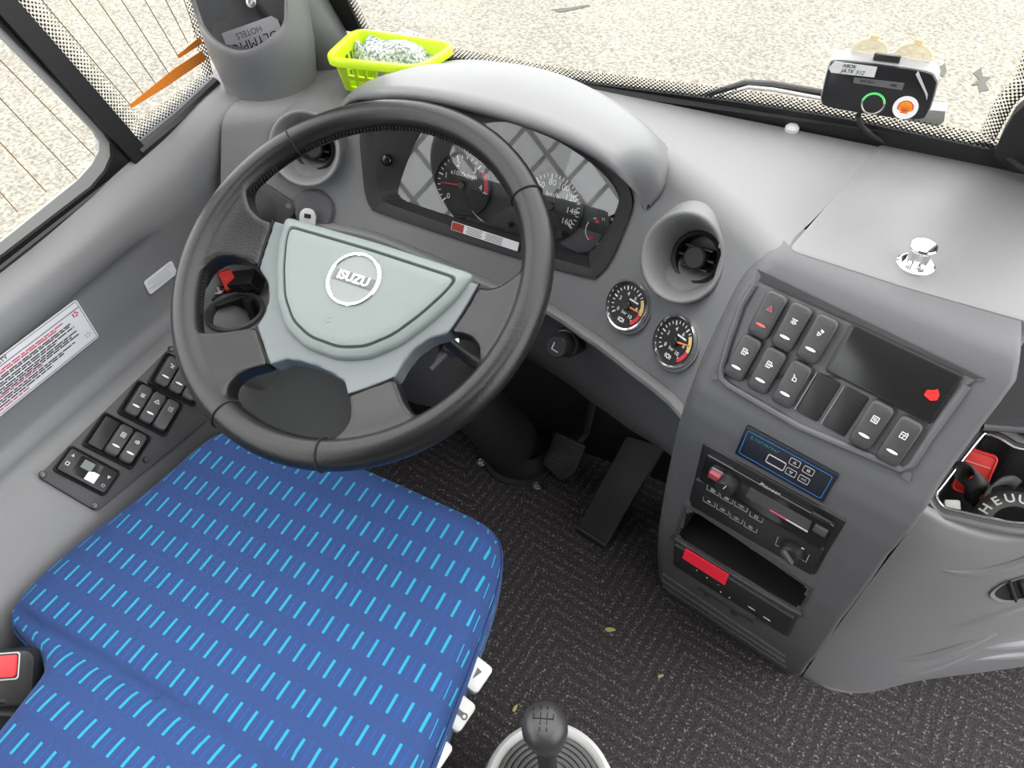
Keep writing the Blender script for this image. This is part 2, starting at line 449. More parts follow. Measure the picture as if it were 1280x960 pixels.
# ================================================================== SETTING
ground = struct(MB().loops([[(-25, -12, z), (25, -12, z), (25, 30, z), (-25, 30, z)] for z in (-0.95, -0.85)]).build('ground', ASPHALT, smooth=False))
floor = struct(MB().box((0.55, -0.55, -0.03), (2.1, 2.0, 0.06)).build('floor', CARPET, smooth=False))
struct(MB().box((0.5, 0.447, 0.40), (2.0, 0.025, 0.80)).build('wall_front', MATTE, smooth=False))
struct(MB().ring([(-0.55, -2.85), (1.65, -2.85), (1.65, -0.25), (-0.55, -0.25)], [(0.15, -0.95), (0.95, -0.95), (0.95, -0.50), (0.15, -0.50)], T(0, 0, 2.25), 0, 0.04).build('ceiling', pm('headliner_grey', (0.27, 0.27, 0.265), 0.9), smooth=False))     # opening added in the unseen roof to let skylight onto dash and seat
struct(MB().box((0.55, -2.80, 1.12), (2.2, 0.05, 2.26)).build('wall_back', GREYD, smooth=False))
struct(MB().box((1.63, -1.82, 1.12), (0.05, 1.96, 2.26)).build('wall_right', GREYD, smooth=False))

# ---- left wall: sill, face with a shallow recess, ledge, drop to the floor
XW = -0.44
def wall_row(y):
    rise = 0.76 + 0.14 * (y + 0.03) if y > -0.1 else 0.7502 + 0.06 * (y + 0.1)
    k = sstep((y - 0.02) / 0.10)            # the front end rises to a shoulder
    f = sstep((y - 0.10) / 0.14)
    zf = 0.726 + 0.05 * (y + 0.06) + 0.055 * f
    e = 1 - sstep((y + 0.00) / 0.06)
    return [V(p) for p in ((-0.452, y, rise + 0.004), (-0.435, y, rise), (-0.420, y, rise - 0.012 * (1 - f)), (-0.407 + 0.042 * f, y, zf + 0.008), (-0.400 + 0.044 * f, y, zf - 0.004),
        (-0.3965 + 0.042 * f, y, zf - 0.022), (-0.395 + 0.038 * f, y, zf - 0.040), (-0.395 - 0.006 * e + 0.036 * f, y, zf - 0.0455), (-0.3965 - 0.006 * e + 0.035 * f, y, zf - 0.058), (-0.400 + 0.036 * f, y, 0.640), (-0.400 + 0.030 * f, y, 0.600), (-0.3995, y, 0.566), (-0.396, y, 0.5565), (-0.3885, y, 0.550),
        (-0.388, y, 0.540), (-0.385, y, 0.530), (-0.376, y, 0.524), (-0.362, y, 0.515), (-0.335, y, 0.484), (-0.310, y, 0.456), (-0.299, y, 0.440), (-0.297, y, 0.40), (-0.300, y, 0.0))]
ys = [-1.4, -0.9, -0.6] + [-0.45 + 0.0175 * i for i in range(52)]
wl = MB(); wl.grid([wall_row(y) for y in ys])
struct(wl.build('wall_left', GREY, sharp=60))
struct(MB().loops([[(-0.46, -2.8, 1.75), (-0.42, -2.8, 1.75), (-0.42, -0.2, 1.75), (-0.46, -0.2, 1.75)], [(-0.50, -2.8, 2.27), (-0.44, -2.8, 2.27), (-0.44, -0.3, 2.27), (-0.50, -0.3, 2.27)]]).build('wall_left_upper', GREY, smooth=False))

def wp(px, py, off=0.0): return G(px, py, x=XW + off)
def extend(a, b, z):      # point on line a-b at height z
    return b + (a - b) * ((z - b.z) / (a.z - b.z))
def slab(mb, pts, n, d):  # flat polygon in the world given thickness d along n
    mb.loops([pts, [p + n * d for p in pts]]); return mb
XN = V((1, 0, 0))
# pillar between the two side panes
a0, a1 = wp(12, 0), wp(181, 192); b0, b1 = wp(0, 28), wp(160, 203)
struct(slab(MB(), [extend(b0, b1, 1.55), b1, wp(168, 206), wp(178, 197), a1, extend(a0, a1, 1.55)], XN, 0.016).build('trim_1', BLACK, smooth=False))
# front pane with frit, heating wires and bus bars
wA, wB, wC = wp(174, 190), wp(268, 104), wp(246, 0)
w1 = struct(slab(MB(), [extend(a0, a1, 1.5) - XN * .004, wA - XN * .004, wp(272, 112) - XN * .004, wp(272, 80) - XN * .004, extend(wC, wB, 1.1) - XN * .004, V((XW - .004, 0.1, 1.5))], XN, 0.003).build('window_1', GLASS, smooth=False))
def fritstrip(name, line, inward, wd, parent=None, normal=XN):
    mb = MB(); uvm = {}
    s = 0; prev = None; rows = []
    for p, inn in zip(line, inward):
        if prev is not None: s += (p - prev).length
        prev = p; rows.append((p, p + inn * wd, s))
    bm = mb.bm; ul = bm.loops.layers.uv.new('UVMap')
    vs = [(bm.verts.new(a), bm.verts.new(b), s) for a, b, s in rows]
    for q, r in zip(vs, vs[1:]):
        f = bm.faces.new((q[0], r[0], r[1], q[1]))
        for l, uv in zip(f.loops, ((q[2], 0), (r[2], 0), (r[2], wd), (q[2], wd))): l[ul].uv = uv
    return mb.build(name, FRIT, parent, smooth=False)
pl = [extend(a0, a1, z) + XN * .001 for z in (1.5, 1.2, 0.99, 0.9, 0.80)]
bl = [wp(170, 182, .001), wp(220, 146, .001), wp(268, 108, .001)]
d_in = V((0, 0.94, 0.33)); u_in = V((0, -0.2, 0.98)).normalized(); r_in = V((0, -0.97, 0.1)).normalized()
fritstrip('dotted_border', pl + [wp(160, 172, .001)], [d_in] * 6, 0.034, w1)
fritstrip('dotted_border', bl, [u_in] * 3, 0.028, w1)
fritstrip('dotted_border', [extend(wC, wB, z) + XN * .001 for z in (1.1, 0.91, 0.85, 0.81)], [r_in] * 4, 0.020, w1)
WIRE = pm('heating_wire', (0.22, 0.12, 0.05), 0.5)
for (p, q) in (((52, 0), (163, 131)), ((87, 0), (179, 117)), ((122, 0), (194, 104)), ((152, 0), (211, 92)), ((181, 0), (222, 69)), ((207, 0), (235, 54)), ((230, 0), (246, 45))):
    A, B = wp(*p, .001), wp(*q, .001)
    MB().tube([extend(A, B, 1.45), B], 0.0007, 5).build('heating_wire', WIRE, w1)
for poly in (((161, 131), (164, 135), (205, 110), (258, 74), (252, 63), (218, 85)), ((221, 69), (223, 73), (253, 54), (249, 46))):
    slab(MB(), [wp(*q, .0005) for q in poly], XN, 0.001).build('bus_bar', ORANGE, w1, smooth=False)
# rear pane
w2 = struct(slab(MB(), [extend(b0, b1, 1.5) - XN * .004, b1 - XN * .004, wp(0, 345) - XN * .004, V((XW - .004, -1.3, 0.70)), V((XW - .004, -1.3, 1.5))], XN, 0.003).build('window_2', GLASS, smooth=False))
for (p, q) in (((0, 75), (137, 214)), ((0, 123), (110, 238)), ((0, 178), (58, 240)), ((0, 240), (22, 265))):
    A, B = wp(*p, .001), wp(*q, .001)
    MB().tube([extend(A, B, 1.45), B], 0.0007, 5).build('heating_wire', WIRE, w2)
gout = [extend(b0, b1, 1.5), b1, wp(158, 206), wp(0, 334), V((XW, -1.3, 0.69))]
ginn = [wp(-300, -270), wp(0, 48), wp(60, 108), wp(114, 163), wp(121, 175), wp(121, 188), wp(112, 205), wp(95, 224), wp(0, 300), V((XW, -1.3, 0.735))]
gmid = [wp(-300, -283), wp(0, 36), wp(70, 106), wp(124, 163), wp(134, 178), wp(135, 194), wp(127, 212), wp(110, 232), wp(0, 316), V((XW, -1.3, 0.715))]
go = [extend(b0, b1, 1.5), wp(0, 28), wp(74, 106), wp(140, 178), wp(158, 198), wp(158, 205), wp(150, 213), wp(120, 238), wp(0, 333), V((XW, -1.3, 0.69))]
def band(mb, A, B, d0, d1):
    mb.loops([[p + XN * d0 for p in A], [p + XN * d1 for p in A], [p + XN * d1 for p in B], [p + XN * d0 for p in B]], False, False, closed=False); return mb
band(MB(), go, gmid, 0, 0.010).build('window_gasket', GLOSSB, w2, sharp=30)
band(MB(), gmid, ginn, 0.0, 0.004).build('window_frame', pm('grey_seal', (0.30, 0.30, 0.29), 0.35), w2, sharp=30)
# black seal along the sill under the front pane
struct(MB().tube([wp(172, 190, .008), wp(222, 149, .008), wp(270, 104, .008)], 0.0105, 10).build('trim_2', BLACK))
struct(MB().tube([V((XW + .006, -1.3, 0.690)), wp(-150, 450, .006), wp(0, 334, .006), wp(160, 208, .006)], 0.006, 10).build('trim_3', BLACK))

# ---- windshield
WP0 = V((0, 0.43, 0.835)); WU = V((0, -0.42, 0.9075)).normalized(); WN = V((0, -WU.z, WU.y)).normalized()   # WN points into the cab
def ws(px, py, off=0.0): return onplane(px, py, WP0 + WN * off, WN)
w3 = struct(slab(MB(), [WP0 + V((x, 0, 0)) + WU * t - WN * .006 for x, t in ((-0.32, 0), (1.5, 0), (1.5, 1.1), (-0.36, 1.1))], WN, 0.004).build('window_3', GLASS, smooth=False))
bt = [ws(440, 40), ws(560, 70), ws(707, 98), ws(917, 124), ws(1060, 146), ws(1180, 172), ws(1250, 186)]
struct(slab(MB(), [WP0 + V((1.5, 0, -0.04)), WP0 + V((-0.32, 0, -0.04))] + bt + [bt[-1] + V((0.9, 0, 0))], WN, 0.004).build('trim_4', BLACK, smooth=False))
fritstrip('dotted_border', [p + WN * .001 for p in bt], [WU] * len(bt), 0.020, w3)
struct(slab(MB(), [ws(*q) for q in ((1245, 184), (1256, 158), (1270, 133), (1290, 115), (1420, -250), (1600, -250), (1420, 260), (1278, 214))], WN, 0.012).build('trim_5', RUBBER, smooth=False))
lf = [ws(1243, 178, .001), ws(1254, 156, .001), ws(1268, 131, .001), ws(1288, 112, .001), ws(1400, -200, .001)]
fritstrip('dotted_border', lf, [V((-0.85, 0, 0)) + WU * .5] * 5, 0.022, w3)
# A-pillar side: black edge of the windscreen and grey cover
pe = [ws(455, 40), ws(446, 22), ws(436, 0), ws(380, -140), ws(300, -400)]
struct(slab(MB(), pe + [p + V((-0.04, 0, 0)) for p in pe[::-1]], WN, 0.004).build('trim_6', RUBBER, smooth=False))
fritstrip('dotted_border', [p + WN * .001 for p in pe], [V((1, 0, 0))] * 5, 0.016, w3)
ap = []
for z, r in ((0.74, 0.086), (0.80, 0.082), (0.88, 0.078), (1.0, 0.075), (1.2, 0.072), (1.55, 0.07), (1.9, 0.07)):
    cx, cy = -0.338 - 0.03 * (z - 0.8), 0.410 - 0.43 * (z - 0.8); r *= 0.72
    ap.append([(cx + r * math.cos(2 * PI * i / 28) * 1.0, cy + r * 0.85 * math.sin(2 * PI * i / 28), z) for i in range(28)])
struct(MB().loops(ap).build('trim_7', GREY))

# ================================================================== DASHBOARD
def ztop(x): return 0.80 + 0.03 * sstep((x + 0.22) / 0.22)
lowpts = [hitF(*q) for q in ((614, 354), (690, 384), (733, 413), (790, 456), (855, 507))]
def zlow(x): return lerp1(x, [p.x for p in lowpts], [p.z for p in lowpts]) if x > lowpts[0].x else lowpts[0].z + (lowpts[0].x - x) * 0.10
dash = tag(thing('dashboard', None, None, (0.1, 0.2, 0.5)), 'grey moulded plastic dashboard running below the windscreen, with humped hood over the dials', 'dashboard')
bezpx = [(452, 160), (455, 215), (459, 245), (466, 260), (480, 268), (600, 308), (730, 346), (748, 344), (764, 326), (779, 292), (791, 257), (786, 232), (770, 206), (740, 178), (690, 150), (620, 128), (540, 118), (470, 130)]
bezin = [(467, 168), (470, 210), (473, 238), (479, 249), (490, 256), (605, 296), (726, 332), (740, 330), (752, 314), (765, 285), (776, 254), (771, 234), (757, 212), (730, 188), (685, 162), (620, 141), (545, 132), (485, 145)]
def inpoly(x, y, P):
    c = False
    for i in range(len(P)):
        (x1, y1), (x2, y2) = P[i - 1], P[i]
        if (y1 > y) != (y2 > y) and x < (x2 - x1) * (y - y1) / (y2 - y1) + x1: c = not c
    return c
def project(p):
    q = RW.transposed() @ (V(p) - CAM); return (640 + F * q.x / q.z, 480 + F * q.y / q.z)
holeB = [(hitF(*q).x, hitF(*q).z) for q in inset(bezpx, 5)]
VENT_R = hitF(860, 322); VENT_L = hitF(386, 186)
VN = (V((-0.28, -0.82, 0.50)).normalized(), V((0.30, -0.80, 0.50)).normalized())
def skipF(c):
    if inpoly(c.x, c.z, holeB): return True
    for vc in (VENT_R, VENT_L):
        nv = VN[vc is VENT_L]; dd = (c - vc).dot(nv)
        if -0.085 < dd < 0.03 and ((c - vc) - nv * dd).length < (0.047 if dd > 0.002 else 0.052 - 0.45 * (0.018 - dd)): return True
    return False
rows = []
NX = 130
DX0 = -0.362
def dash_x(u, xe): return DX0 + u * (xe - DX0)
for k in range(41):           # fascia
    t = k / 40; r = []
    for i in range(NX + 1):
        x = dash_x(i / NX, 0.384 + 0.046 * sstep((t - 0.25) / 0.3)); z0, z1 = zlow(x), ztop(x) - 0.026; z = z0 + (z1 - z0) * t
        yy = SF(x, z)
        if x > 0.33: yy = max(yy, ycon(z) - math.tan(A13) * (x - OC.x) + 0.006 - 0.05 * (1 - sstep((x - 0.33) / 0.045)))
        r.append(V((x, yy, z)))
    rows.append(r)
for k in range(1, 7):         # rounded shoulder
    a = PI / 2 * k / 6; r = []
    for i in range(NX + 1):
        x = dash_x(i / NX, 0.43); zt = ztop(x); y0 = SF(x, zt - 0.026)
        r.append(V((x, y0 + 0.032 * (1 - math.cos(a)) + 0.008 * math.sin(a), zt - 0.026 + 0.026 * math.sin(a))))
    rows.append(r)
for k in range(1, 13):        # top
    t = k / 12; r = []
    for i in range(NX + 1):
        u = i / NX; xe = 0.426 + (0.486 - 0.426) * (0.04 + 0.96 * t); x = dash_x(u, xe - 0.001); zt = ztop(x)
        y0 = SF(x, zt - 0.026) + 0.04; y0 = min(y0, 0.36)
        r.append(V((x, y0 + (0.418 - y0) * t, zt)))
    rows.append(r)
MB().grid(rows, skipF).build('fascia', GREY, dash, sharp=70)
# defroster strip at the foot of the windscreen
MB().loops([[V((x, y, z)) for x, y, z in ((-0.30, 0.417, ztop(-0.3) - 0.004), (-0.30, 0.447, ztop(-0.3) - 0.004))], [V((0.0, 0.417, 0.826)), V((0.0, 0.447, 0.826))], [V((0.74, 0.417, 0.826)), V((0.74, 0.447, 0.826))]], False, False, closed=False).build('defroster_strip', BLACK, dash, smooth=False)
# rolled lower lip and knee panel
lip = [V((x, SF(x, zlow(x)) - 0.004, zlow(x) - 0.003)) for x in [-0.30 + 0.03 * i for i in range(24)]]
MB().tube(lip, 0.0085, 10).build('lower_lip', GREY, dash)
kr = []
for k, (dy, dz) in enumerate(((0.0, -0.006), (0.010, -0.03), (0.020, -0.08), (0.034, -0.15), (0.048, -0.20), (0.075, -0.225), (0.21, -0.22))):
    r = []
    for i in range(41):
        x = -0.24 + 0.62 * i / 40
        drop = 1.0 if k < 3 else 0.75 + 0.25 * math.cos((x - 0.2) * 7)
        r.append(V((x, SF(x, zlow(x)) + dy, zlow(x) + dz * drop)))
    kr.append(r)
MB().grid(kr).build('knee_panel', GREYD, dash, sharp=60)
# right-hand lid
lid = [G(*q, z=0.83) for q in ((1101, 179), (1185, 192), (1290, 207))] + [G(1300, 408, z=0.83), G(1130, 360, z=0.83), G(984, 313, z=0.83)]
lidp = roundpoly([(p.x, p.y) for p in lid], 0.012)
MB().prism(lidp, T(0, 0, 0.78), 0, 0.0515, 0.003).build('glovebox_lid', GREY, dash)
# small round bumpers along the windscreen edge
for q in ((990, 161), (1215, 194)):
    P = G(*q, z=0.832); MB().lathe([(0.0085, -0.004), (0.0085, 0.002), (0.006, 0.005), (0.002, 0.006)], T(*P), 20, False, True).build('bumper_pad', LGREY, dash)
# left end cap
# hood over the dials
lipx = [(425, 146), (431, 132), (441, 121), (462, 114), (494, 112), (525, 114), (556, 119), (600, 129), (640, 140), (687, 156), (740, 182), (775, 209), (798, 241), (808, 262)]
crx = [(428, 140), (433, 128), (444, 118), (462, 103), (487, 92), (525, 82), (556, 79), (600, 77), (644, 80), (702, 96), (760, 126), (804, 159), (828, 193), (832, 220), (827, 241), (813, 259)]
def resample(pts, n):
    P = [V(p) for p in smoothloop(pts, 8, False)]; L_ = [0]
    for a, b in zip(P, P[1:]): L_.append(L_[-1] + (b - a).length)
    out = []
    for k in range(n):
        s = L_[-1] * k / (n - 1); i = 0
        while i < len(P) - 2 and L_[i + 1] < s: i += 1
        t = (s - L_[i]) / max(1e-9, L_[i + 1] - L_[i]); out.append(P[i].lerp(P[i + 1], t))
    return out
NH = 46
LP = resample(lipx, NH); CR = resample(crx, NH)
def endw(i): return max(1 - sstep(i / (NH * 0.16)), sstep((i - NH * 0.80) / (NH * 0.19)))
lipP = [G(p.x, p.y, y=0.205).lerp(hitF(p.x, p.y) + V((0, -0.004, 0.002)), endw(i)) for i, p in enumerate(LP)]
def crest_y(i): 
    t = i / (NH - 1); return 0.235 + 0.075 * math.sin(PI * min(1, max(0, t))) ** 0.6
crP = [G(p.x, p.y, y=crest_y(i)).lerp(hitF(p.x, p.y) + V((0, -0.002, 0.002)), endw(i)) for i, p in enumerate(CR)]
hr = []
def hoodrow(f): hr.append([f(i) for i in range(NH)])
hoodrow(lambda i: V((lipP[i].x * 0.97 + 0.002, max(lipP[i].y + 0.004, SF(lipP[i].x, lipP[i].z) - 0.004), lipP[i].z - 0.022 * (1 - endw(i)))))
hoodrow(lambda i: lipP[i] + V((0, 0.016, -0.019)) * (1 - 0.9 * endw(i)))
hoodrow(lambda i: lipP[i] + V((0, 0.002, -0.015)) * (1 - 0.9 * endw(i)))
hoodrow(lambda i: lipP[i] + V((0, -0.003, -0.007)) * (1 - 0.9 * endw(i)))
hoodrow(lambda i: lipP[i] + V((0, 0.0, 0.0)))
for t in (0.12, 0.3, 0.5, 0.7, 0.88, 1.0):
    hoodrow(lambda i, t=t: lipP[i].lerp(crP[i], t) + V((0, 0, 0.006 * math.sin(PI * t))))
hoodrow(lambda i: crP[i] + V((0, 0.022, -0.010)))
hoodrow(lambda i: V((crP[i].x + 0.004, min(0.40, crP[i].y + 0.05), max(ztop(crP[i].x) - 0.01, crP[i].z - 0.05))))
hoodrow(lambda i: V((crP[i].x + 0.004, min(0.41, crP[i].y + 0.065), ztop(crP[i].x) - 0.03)))
MB().grid(hr).build('dial_hood', GREY, dash, sharp=80)

# vents
def vent(C, n, ax, name):
    n = n.normalized(); M = frame(C + n * 0.018, V((1, 0, 0)), n)
    loops = []
    R = 0.0535
    c_ = [V((math.cos(2 * PI * i / 48), math.sin(2 * PI * i / 48), 0)) for i in range(48)]
    for dd, rr, dz in ((0.16, 0.046, -0.012), (0.11, 0.050, -0.002), (0.07, 0.0535, 0), (0.04, 0.0545, 0), (0.015, 0.0548, 0)):
        loops.append([M @ (c * rr) + ax * dd + V((0, 0, dz)) for c in c_])
    for rr, dz in ((R + 0.0005, -0.003), (R, 0.0), (R - 0.003, 0.0012), (R - 0.006, -0.001), (0.041, -0.018), (0.034, -0.036), (0.031, -0.046)):
        loops.append([M @ (c * rr + V((0, 0, dz))) for c in c_])
    v = MB().loops(loops, False, False).build(name, GREY, dash, sharp=60)
    MB().lathe([(0.0325, -0.048), (0.0325, -0.040), (0.030, -0.037), (0.027, -0.040), (0.026, -0.062), (0.0, -0.062)], M, 40).build('vent_nozzle', BLACK, v)
    lv = MB()
    for dy in (-0.012, 0.0, 0.012): lv.box((0, dy, -0.047), (0.046 if dy == 0 else 0.036, 0.0022, 0.014), M @ Matrix.Rotation(0.0, 4, 'X'))
    lv.lathe([(0.014, -0.048), (0.014, -0.036), (0.012, -0.034), (0.0, -0.034)], M, 28)
    lv.build('vent_louvre', RUBBER, v)
vent(VENT_R, VN[0], V((0.34, 0.92, 0.08)), 'air_vent')
vent(VENT_L, VN[1], V((-0.20, 0.95, 0.06)), 'air_vent')

# black rotary knob on the knee panel
P = hitF(708, 428); P = onplane(708, 428, P + V((0, 0.012, 0)), V((0, -1, 0.4)).normalized()); M = frame(P, HC, V((-0.15, -0.9, 0.45)))
kn = MB().lathe([(0.022, -0.02), (0.022, 0.002), (0.020, 0.005), (0.0175, 0.006), (0.0165, 0.028), (0.0145, 0.031), (0.0, 0.031)], M, 36).build('rotary_knob', BLACK, dash)
mk = MB(); mk.stroke([(-0.004, 0.005), (-0.005, -0.005), (0.005, -0.006)], 0.0016, M @ T(0, 0, 0.0312)); mk.build('knob_mark', PRINT, kn, smooth=False)

# chrome push lock on the lid
P = G(1144, 331, z=0.832); SK = Matrix.Diagonal((0.76, 0.76, 0.85, 1))
lk = thing('lid_lock', 'shiny chrome push lock standing on the right-hand dashboard lid', 'lock', P)
MB().lathe([(0.0235, -0.001), (0.0235, 0.002), (0.021, 0.0035), (0.015, 0.0028), (0.013, 0.002)], T(*P) @ SK, 48, True, True).build('base_ring', CHROME, lk)
kp = []
for r, z in ((0.0125, 0.002), (0.0128, 0.012), (0.0132, 0.0225)):
    kp.append([((r + (0.0006 if i % 2 else -0.0003)) * math.cos(2 * PI * i / 64), (r + (0.0006 if i % 2 else -0.0003)) * math.sin(2 * PI * i / 64), z) for i in range(64)])
kp += [[(r * math.cos(2 * PI * i / 64), r * math.sin(2 * PI * i / 64), z) for i in range(64)] for r, z in ((0.0155, 0.023), (0.0165, 0.0245), (0.0165, 0.0265), (0.0155, 0.028), (0.008, 0.0288))]
MB().loops(kp, True, True, True, T(*P) @ SK).build('knob', CHROME, lk, sharp=25)

# ================================================================== INSTRUMENT CLUSTER
PB = hitF(600, 300); nB = nF(V((0.02, 0, 0.70)))
clu = thing('instrument_cluster', 'black dial cluster with white-marked round dials under the dashboard hood, partly behind steering wheel', 'instrument cluster', PB)
LP0 = V((0.02, 0.285, 0.705)); LN = V((0, -0.914, 0.406)).normalized()      # dial plane
lensM = frame(LP0, V((1, 0, 0)), LN)
def dl(px, py, off=0.0): return onplane(px, py, LP0 + LN * off, LN)
def dl2(px, py, off=0.0):
    q = lensM.inverted() @ dl(px, py, off); return (q.x, q.y)
o3 = [hitF(*q) + nB * 0.004 for q in smoothloop(bezpx, 3)]
o3b = [hitF(*q) + nB * 0.0045 for q in smoothloop(inset(bezpx, 4), 3)]
i3 = [hitF(*q) + nB * 0.001 for q in smoothloop(bezin, 3)]
lenspx = [(526, 168), (511, 200), (499, 236), (501, 245), (510, 252), (600, 281), (722, 317), (737, 315), (749, 303), (763, 278), (774, 252), (768, 234), (754, 217), (725, 193), (684, 170), (625, 150), (570, 141), (540, 148)]
l3 = [dl(*q, 0.004) for q in smoothloop(lenspx, 3)]
b_ = MB(); b_.loops([[p - nB * 0.012 for p in o3], o3, o3b, i3], False, False)
b_.build('bezel', BLACKT, clu, sharp=50)
MB().loops([i3, l3], False, False).build('bezel_wall', pm('bezel_wall_black', (0.028, 0.026, 0.028), 0.55, bump=0.3), clu, sharp=50)
MB().poly([dl2(*q, 0) for q in smoothloop(inset(lenspx, -3), 3)], lensM).build('dial_board', pm('dial_board_black', (0.022, 0.022, 0.024), 0.5), clu, smooth=False)
def dial(cpx, r, name, a0, a1, major, minor, nums, unit, needle, red=None, numr=0.70):
    c = dl2(*cpx); M = lensM @ T(c[0], c[1], 0.0008)
    d = MB().lathe([(r * 1.05, 0.0), (r * 1.05, 0.004), (r * 1.0, 0.004), (r * 0.985, 0.001)], M, 56).lathe([(r * 0.985, 0.001), (0.0, 0.001)], M, 56).build(name, FACE, clu)
    tk = MB()
    for k in range(minor + 1):
        a = math.radians(a0 + (a1 - a0) * k / minor); big = k % (minor // major) == 0
        L_ = 0.16 if big else 0.10
        tk.box((r * (0.93 - L_ / 2), 0, 0.0013), (r * L_, r * (0.04 if big else 0.025), 0.0004), M @ Matrix.Rotation(a, 4, 'Z'))
    for s, a in nums:
        a = math.radians(a); tk.text(s, r * 0.25, M @ T(r * numr * math.cos(a), r * numr * math.sin(a), 0.0013))
    tk.text(unit, r * 0.21, M @ T(0, r * 0.33, 0.0013))
    tk.build('dial_marking', WHITE, d, smooth=False)
    a = math.radians(needle)
    MB().prism([(-r * .12, -r * .03), (r * .8, -r * .012), (r * .8, r * .012), (-r * .12, r * .03)], M @ Matrix.Rotation(a, 4, 'Z'), 0.003, 0.004).build('needle', REDP, d, smooth=False)
    MB().lathe([(r * 0.13, 0.001), (r * 0.13, 0.006), (r * 0.10, 0.007), (0, 0.007)], M, 24).build('needle_cap', BLACK, d)
    if red:
        rg = []
        for rr in (r * 0.80, r * 0.93): rg.append([(rr * math.cos(math.radians(red[0] + (red[1] - red[0]) * k / 10)), rr * math.sin(math.radians(red[0] + (red[1] - red[0]) * k / 10)), 0.0016) for k in range(11)])
        MB().loops(rg, False, False, False, M).build('red_zone', REDP, d, smooth=False)
    return d
dial((579, 231), 0.044, 'tachometer', 225, -5, 4, 20, [('0', 225), ('1', 165), ('2', 112), ('3', 55), ('4', 5)], 'x1000r/min', 186, red=(38, -4), numr=0.66)
dial((689, 257), 0.046, 'speedometer', 228, -32, 8, 32, [('0', 225), ('20', 195), ('40', 160), ('60', 128), ('80', 96), ('100', 64), ('120', 32), ('140', 0), ('160', -30)], 'km/h', 232, numr=0.68)
# small side gauges
def arcgauge(cpx, r, name, a0, a1):
    c = dl2(*cpx); M = lensM @ T(c[0], c[1], 0.001)
    g = MB().loops([[(rr * math.cos(math.radians(a0 + (a1 - a0) * k / 14)), rr * math.sin(math.radians(a0 + (a1 - a0) * k / 14)), 0.0004) for k in range(15)] for rr in (r, r * 0.93)], False, False, False, M).build(name, WHITE, clu, smooth=False)
    t = MB()
    for a in (a0, a1): t.box((r * 0.72 * math.cos(math.radians(a)), r * 0.72 * math.sin(math.radians(a)), 0.0005), (r * 0.3, r * 0.22, 0.0006), M)
    t.build('end_mark', REDP, g, smooth=False)
    for ch, yy in (('H', 0.95), ('C', -0.95)): MB().text(ch, r * 0.35, M @ T(r * 0.2, r * yy, 0.0004)).build('end_letter', WHITE, g, smooth=False)
arcgauge((748, 289), 0.0185, 'temperature_gauge', 110, 235)
# warning lamp window strip, screen lines
mb = MB()
for q in ((742, 236), (744, 248), (741, 262), (738, 275)):
    c = dl2(*q); mb.box((c[0], c[1], 0.001), (0.011, 0.006, 0.001), lensM)
mb.build('warning_lamp_row', pm('lamp_dark', (0.035, 0.035, 0.037), 0.4), clu, smooth=False)
# pale lower corner panels
mb = MB().prism([dl2(*q) for q in ((700, 304), (722, 284), (752, 293), (748, 303), (737, 314), (722, 316))], lensM, 0.0003, 0.0008); mb.build('lower_panel', pm('panel_grey', (0.10, 0.10, 0.11), 0.35), clu, smooth=False)
MB().loops([[p + LN * 0.002 for p in l3]], False, True).build('lens', LENS, clu, smooth=False)
# stem knobs
for q in ((637, 281), (702, 291)):
    P = dl(*q, 0.006); MB().lathe([(0.004, -0.006), (0.004, 0.010), (0.0, 0.010)], frame(P, V((1, 0, 0)), LN), 16).build('reset_stem', BLACK, clu)
P = hitF(484, 200); 
PW = dl(484, 200, 0.02); MB().lathe([(0.0085, -0.01), (0.0085, 0.002), (0.0065, 0.0045), (0.003, 0.006), (0, 0.006)], frame(PW, V((1, 0, 0)), V((0.35, -0.85, 0.4))), 24).build('push_button', GLOSSB, clu)
PW = dl(766, 275, 0.012); MB().lathe([(0.0065, -0.006), (0.0065, 0.002), (0.003, 0.004), (0, 0.004)], frame(PW, V((1, 0, 0)), V((-0.5, -0.75, 0.4))), 24).build('push_button', GLOSSB, clu)
# sticker on the lower bezel rim
sa, sb = hitF(567, 281), hitF(650, 308)
sM = frame((sa + sb) / 2 + nB * 0.006, sb - sa, nB)
L_ = (sb - sa).length
stk = tag(MB().prism(rrect(L_, 0.0125, 0.0006), sM, -0.0003, 0.0003).build('warning_sticker', PAPER, smooth=False, loc=(sa + sb) / 2), 'narrow white printed sticker with red picture square on the lower dial bezel', 'sticker')
mb = MB().box((-L_ / 2 + 0.0105, 0, 0.0005), (0.019, 0.0112, 0.0004), sM); mb.build('picture_square', pm('sticker_red', (0.30, 0.03, 0.015), 0.5), stk, smooth=False)
mb = MB()
for k in range(5):
    mb.box((-L_ / 2 + 0.037, 0.0042 - 0.0021 * k, 0.0005), (0.026 - 0.002 * (k % 3), 0.0007, 0.0003), sM); mb.box((-L_ / 2 + 0.069, 0.0042 - 0.0021 * k, 0.0005), (0.028 - 0.003 * (k % 2), 0.0007, 0.0003), sM)
mb.build('small_print', DARKP, stk, smooth=False)

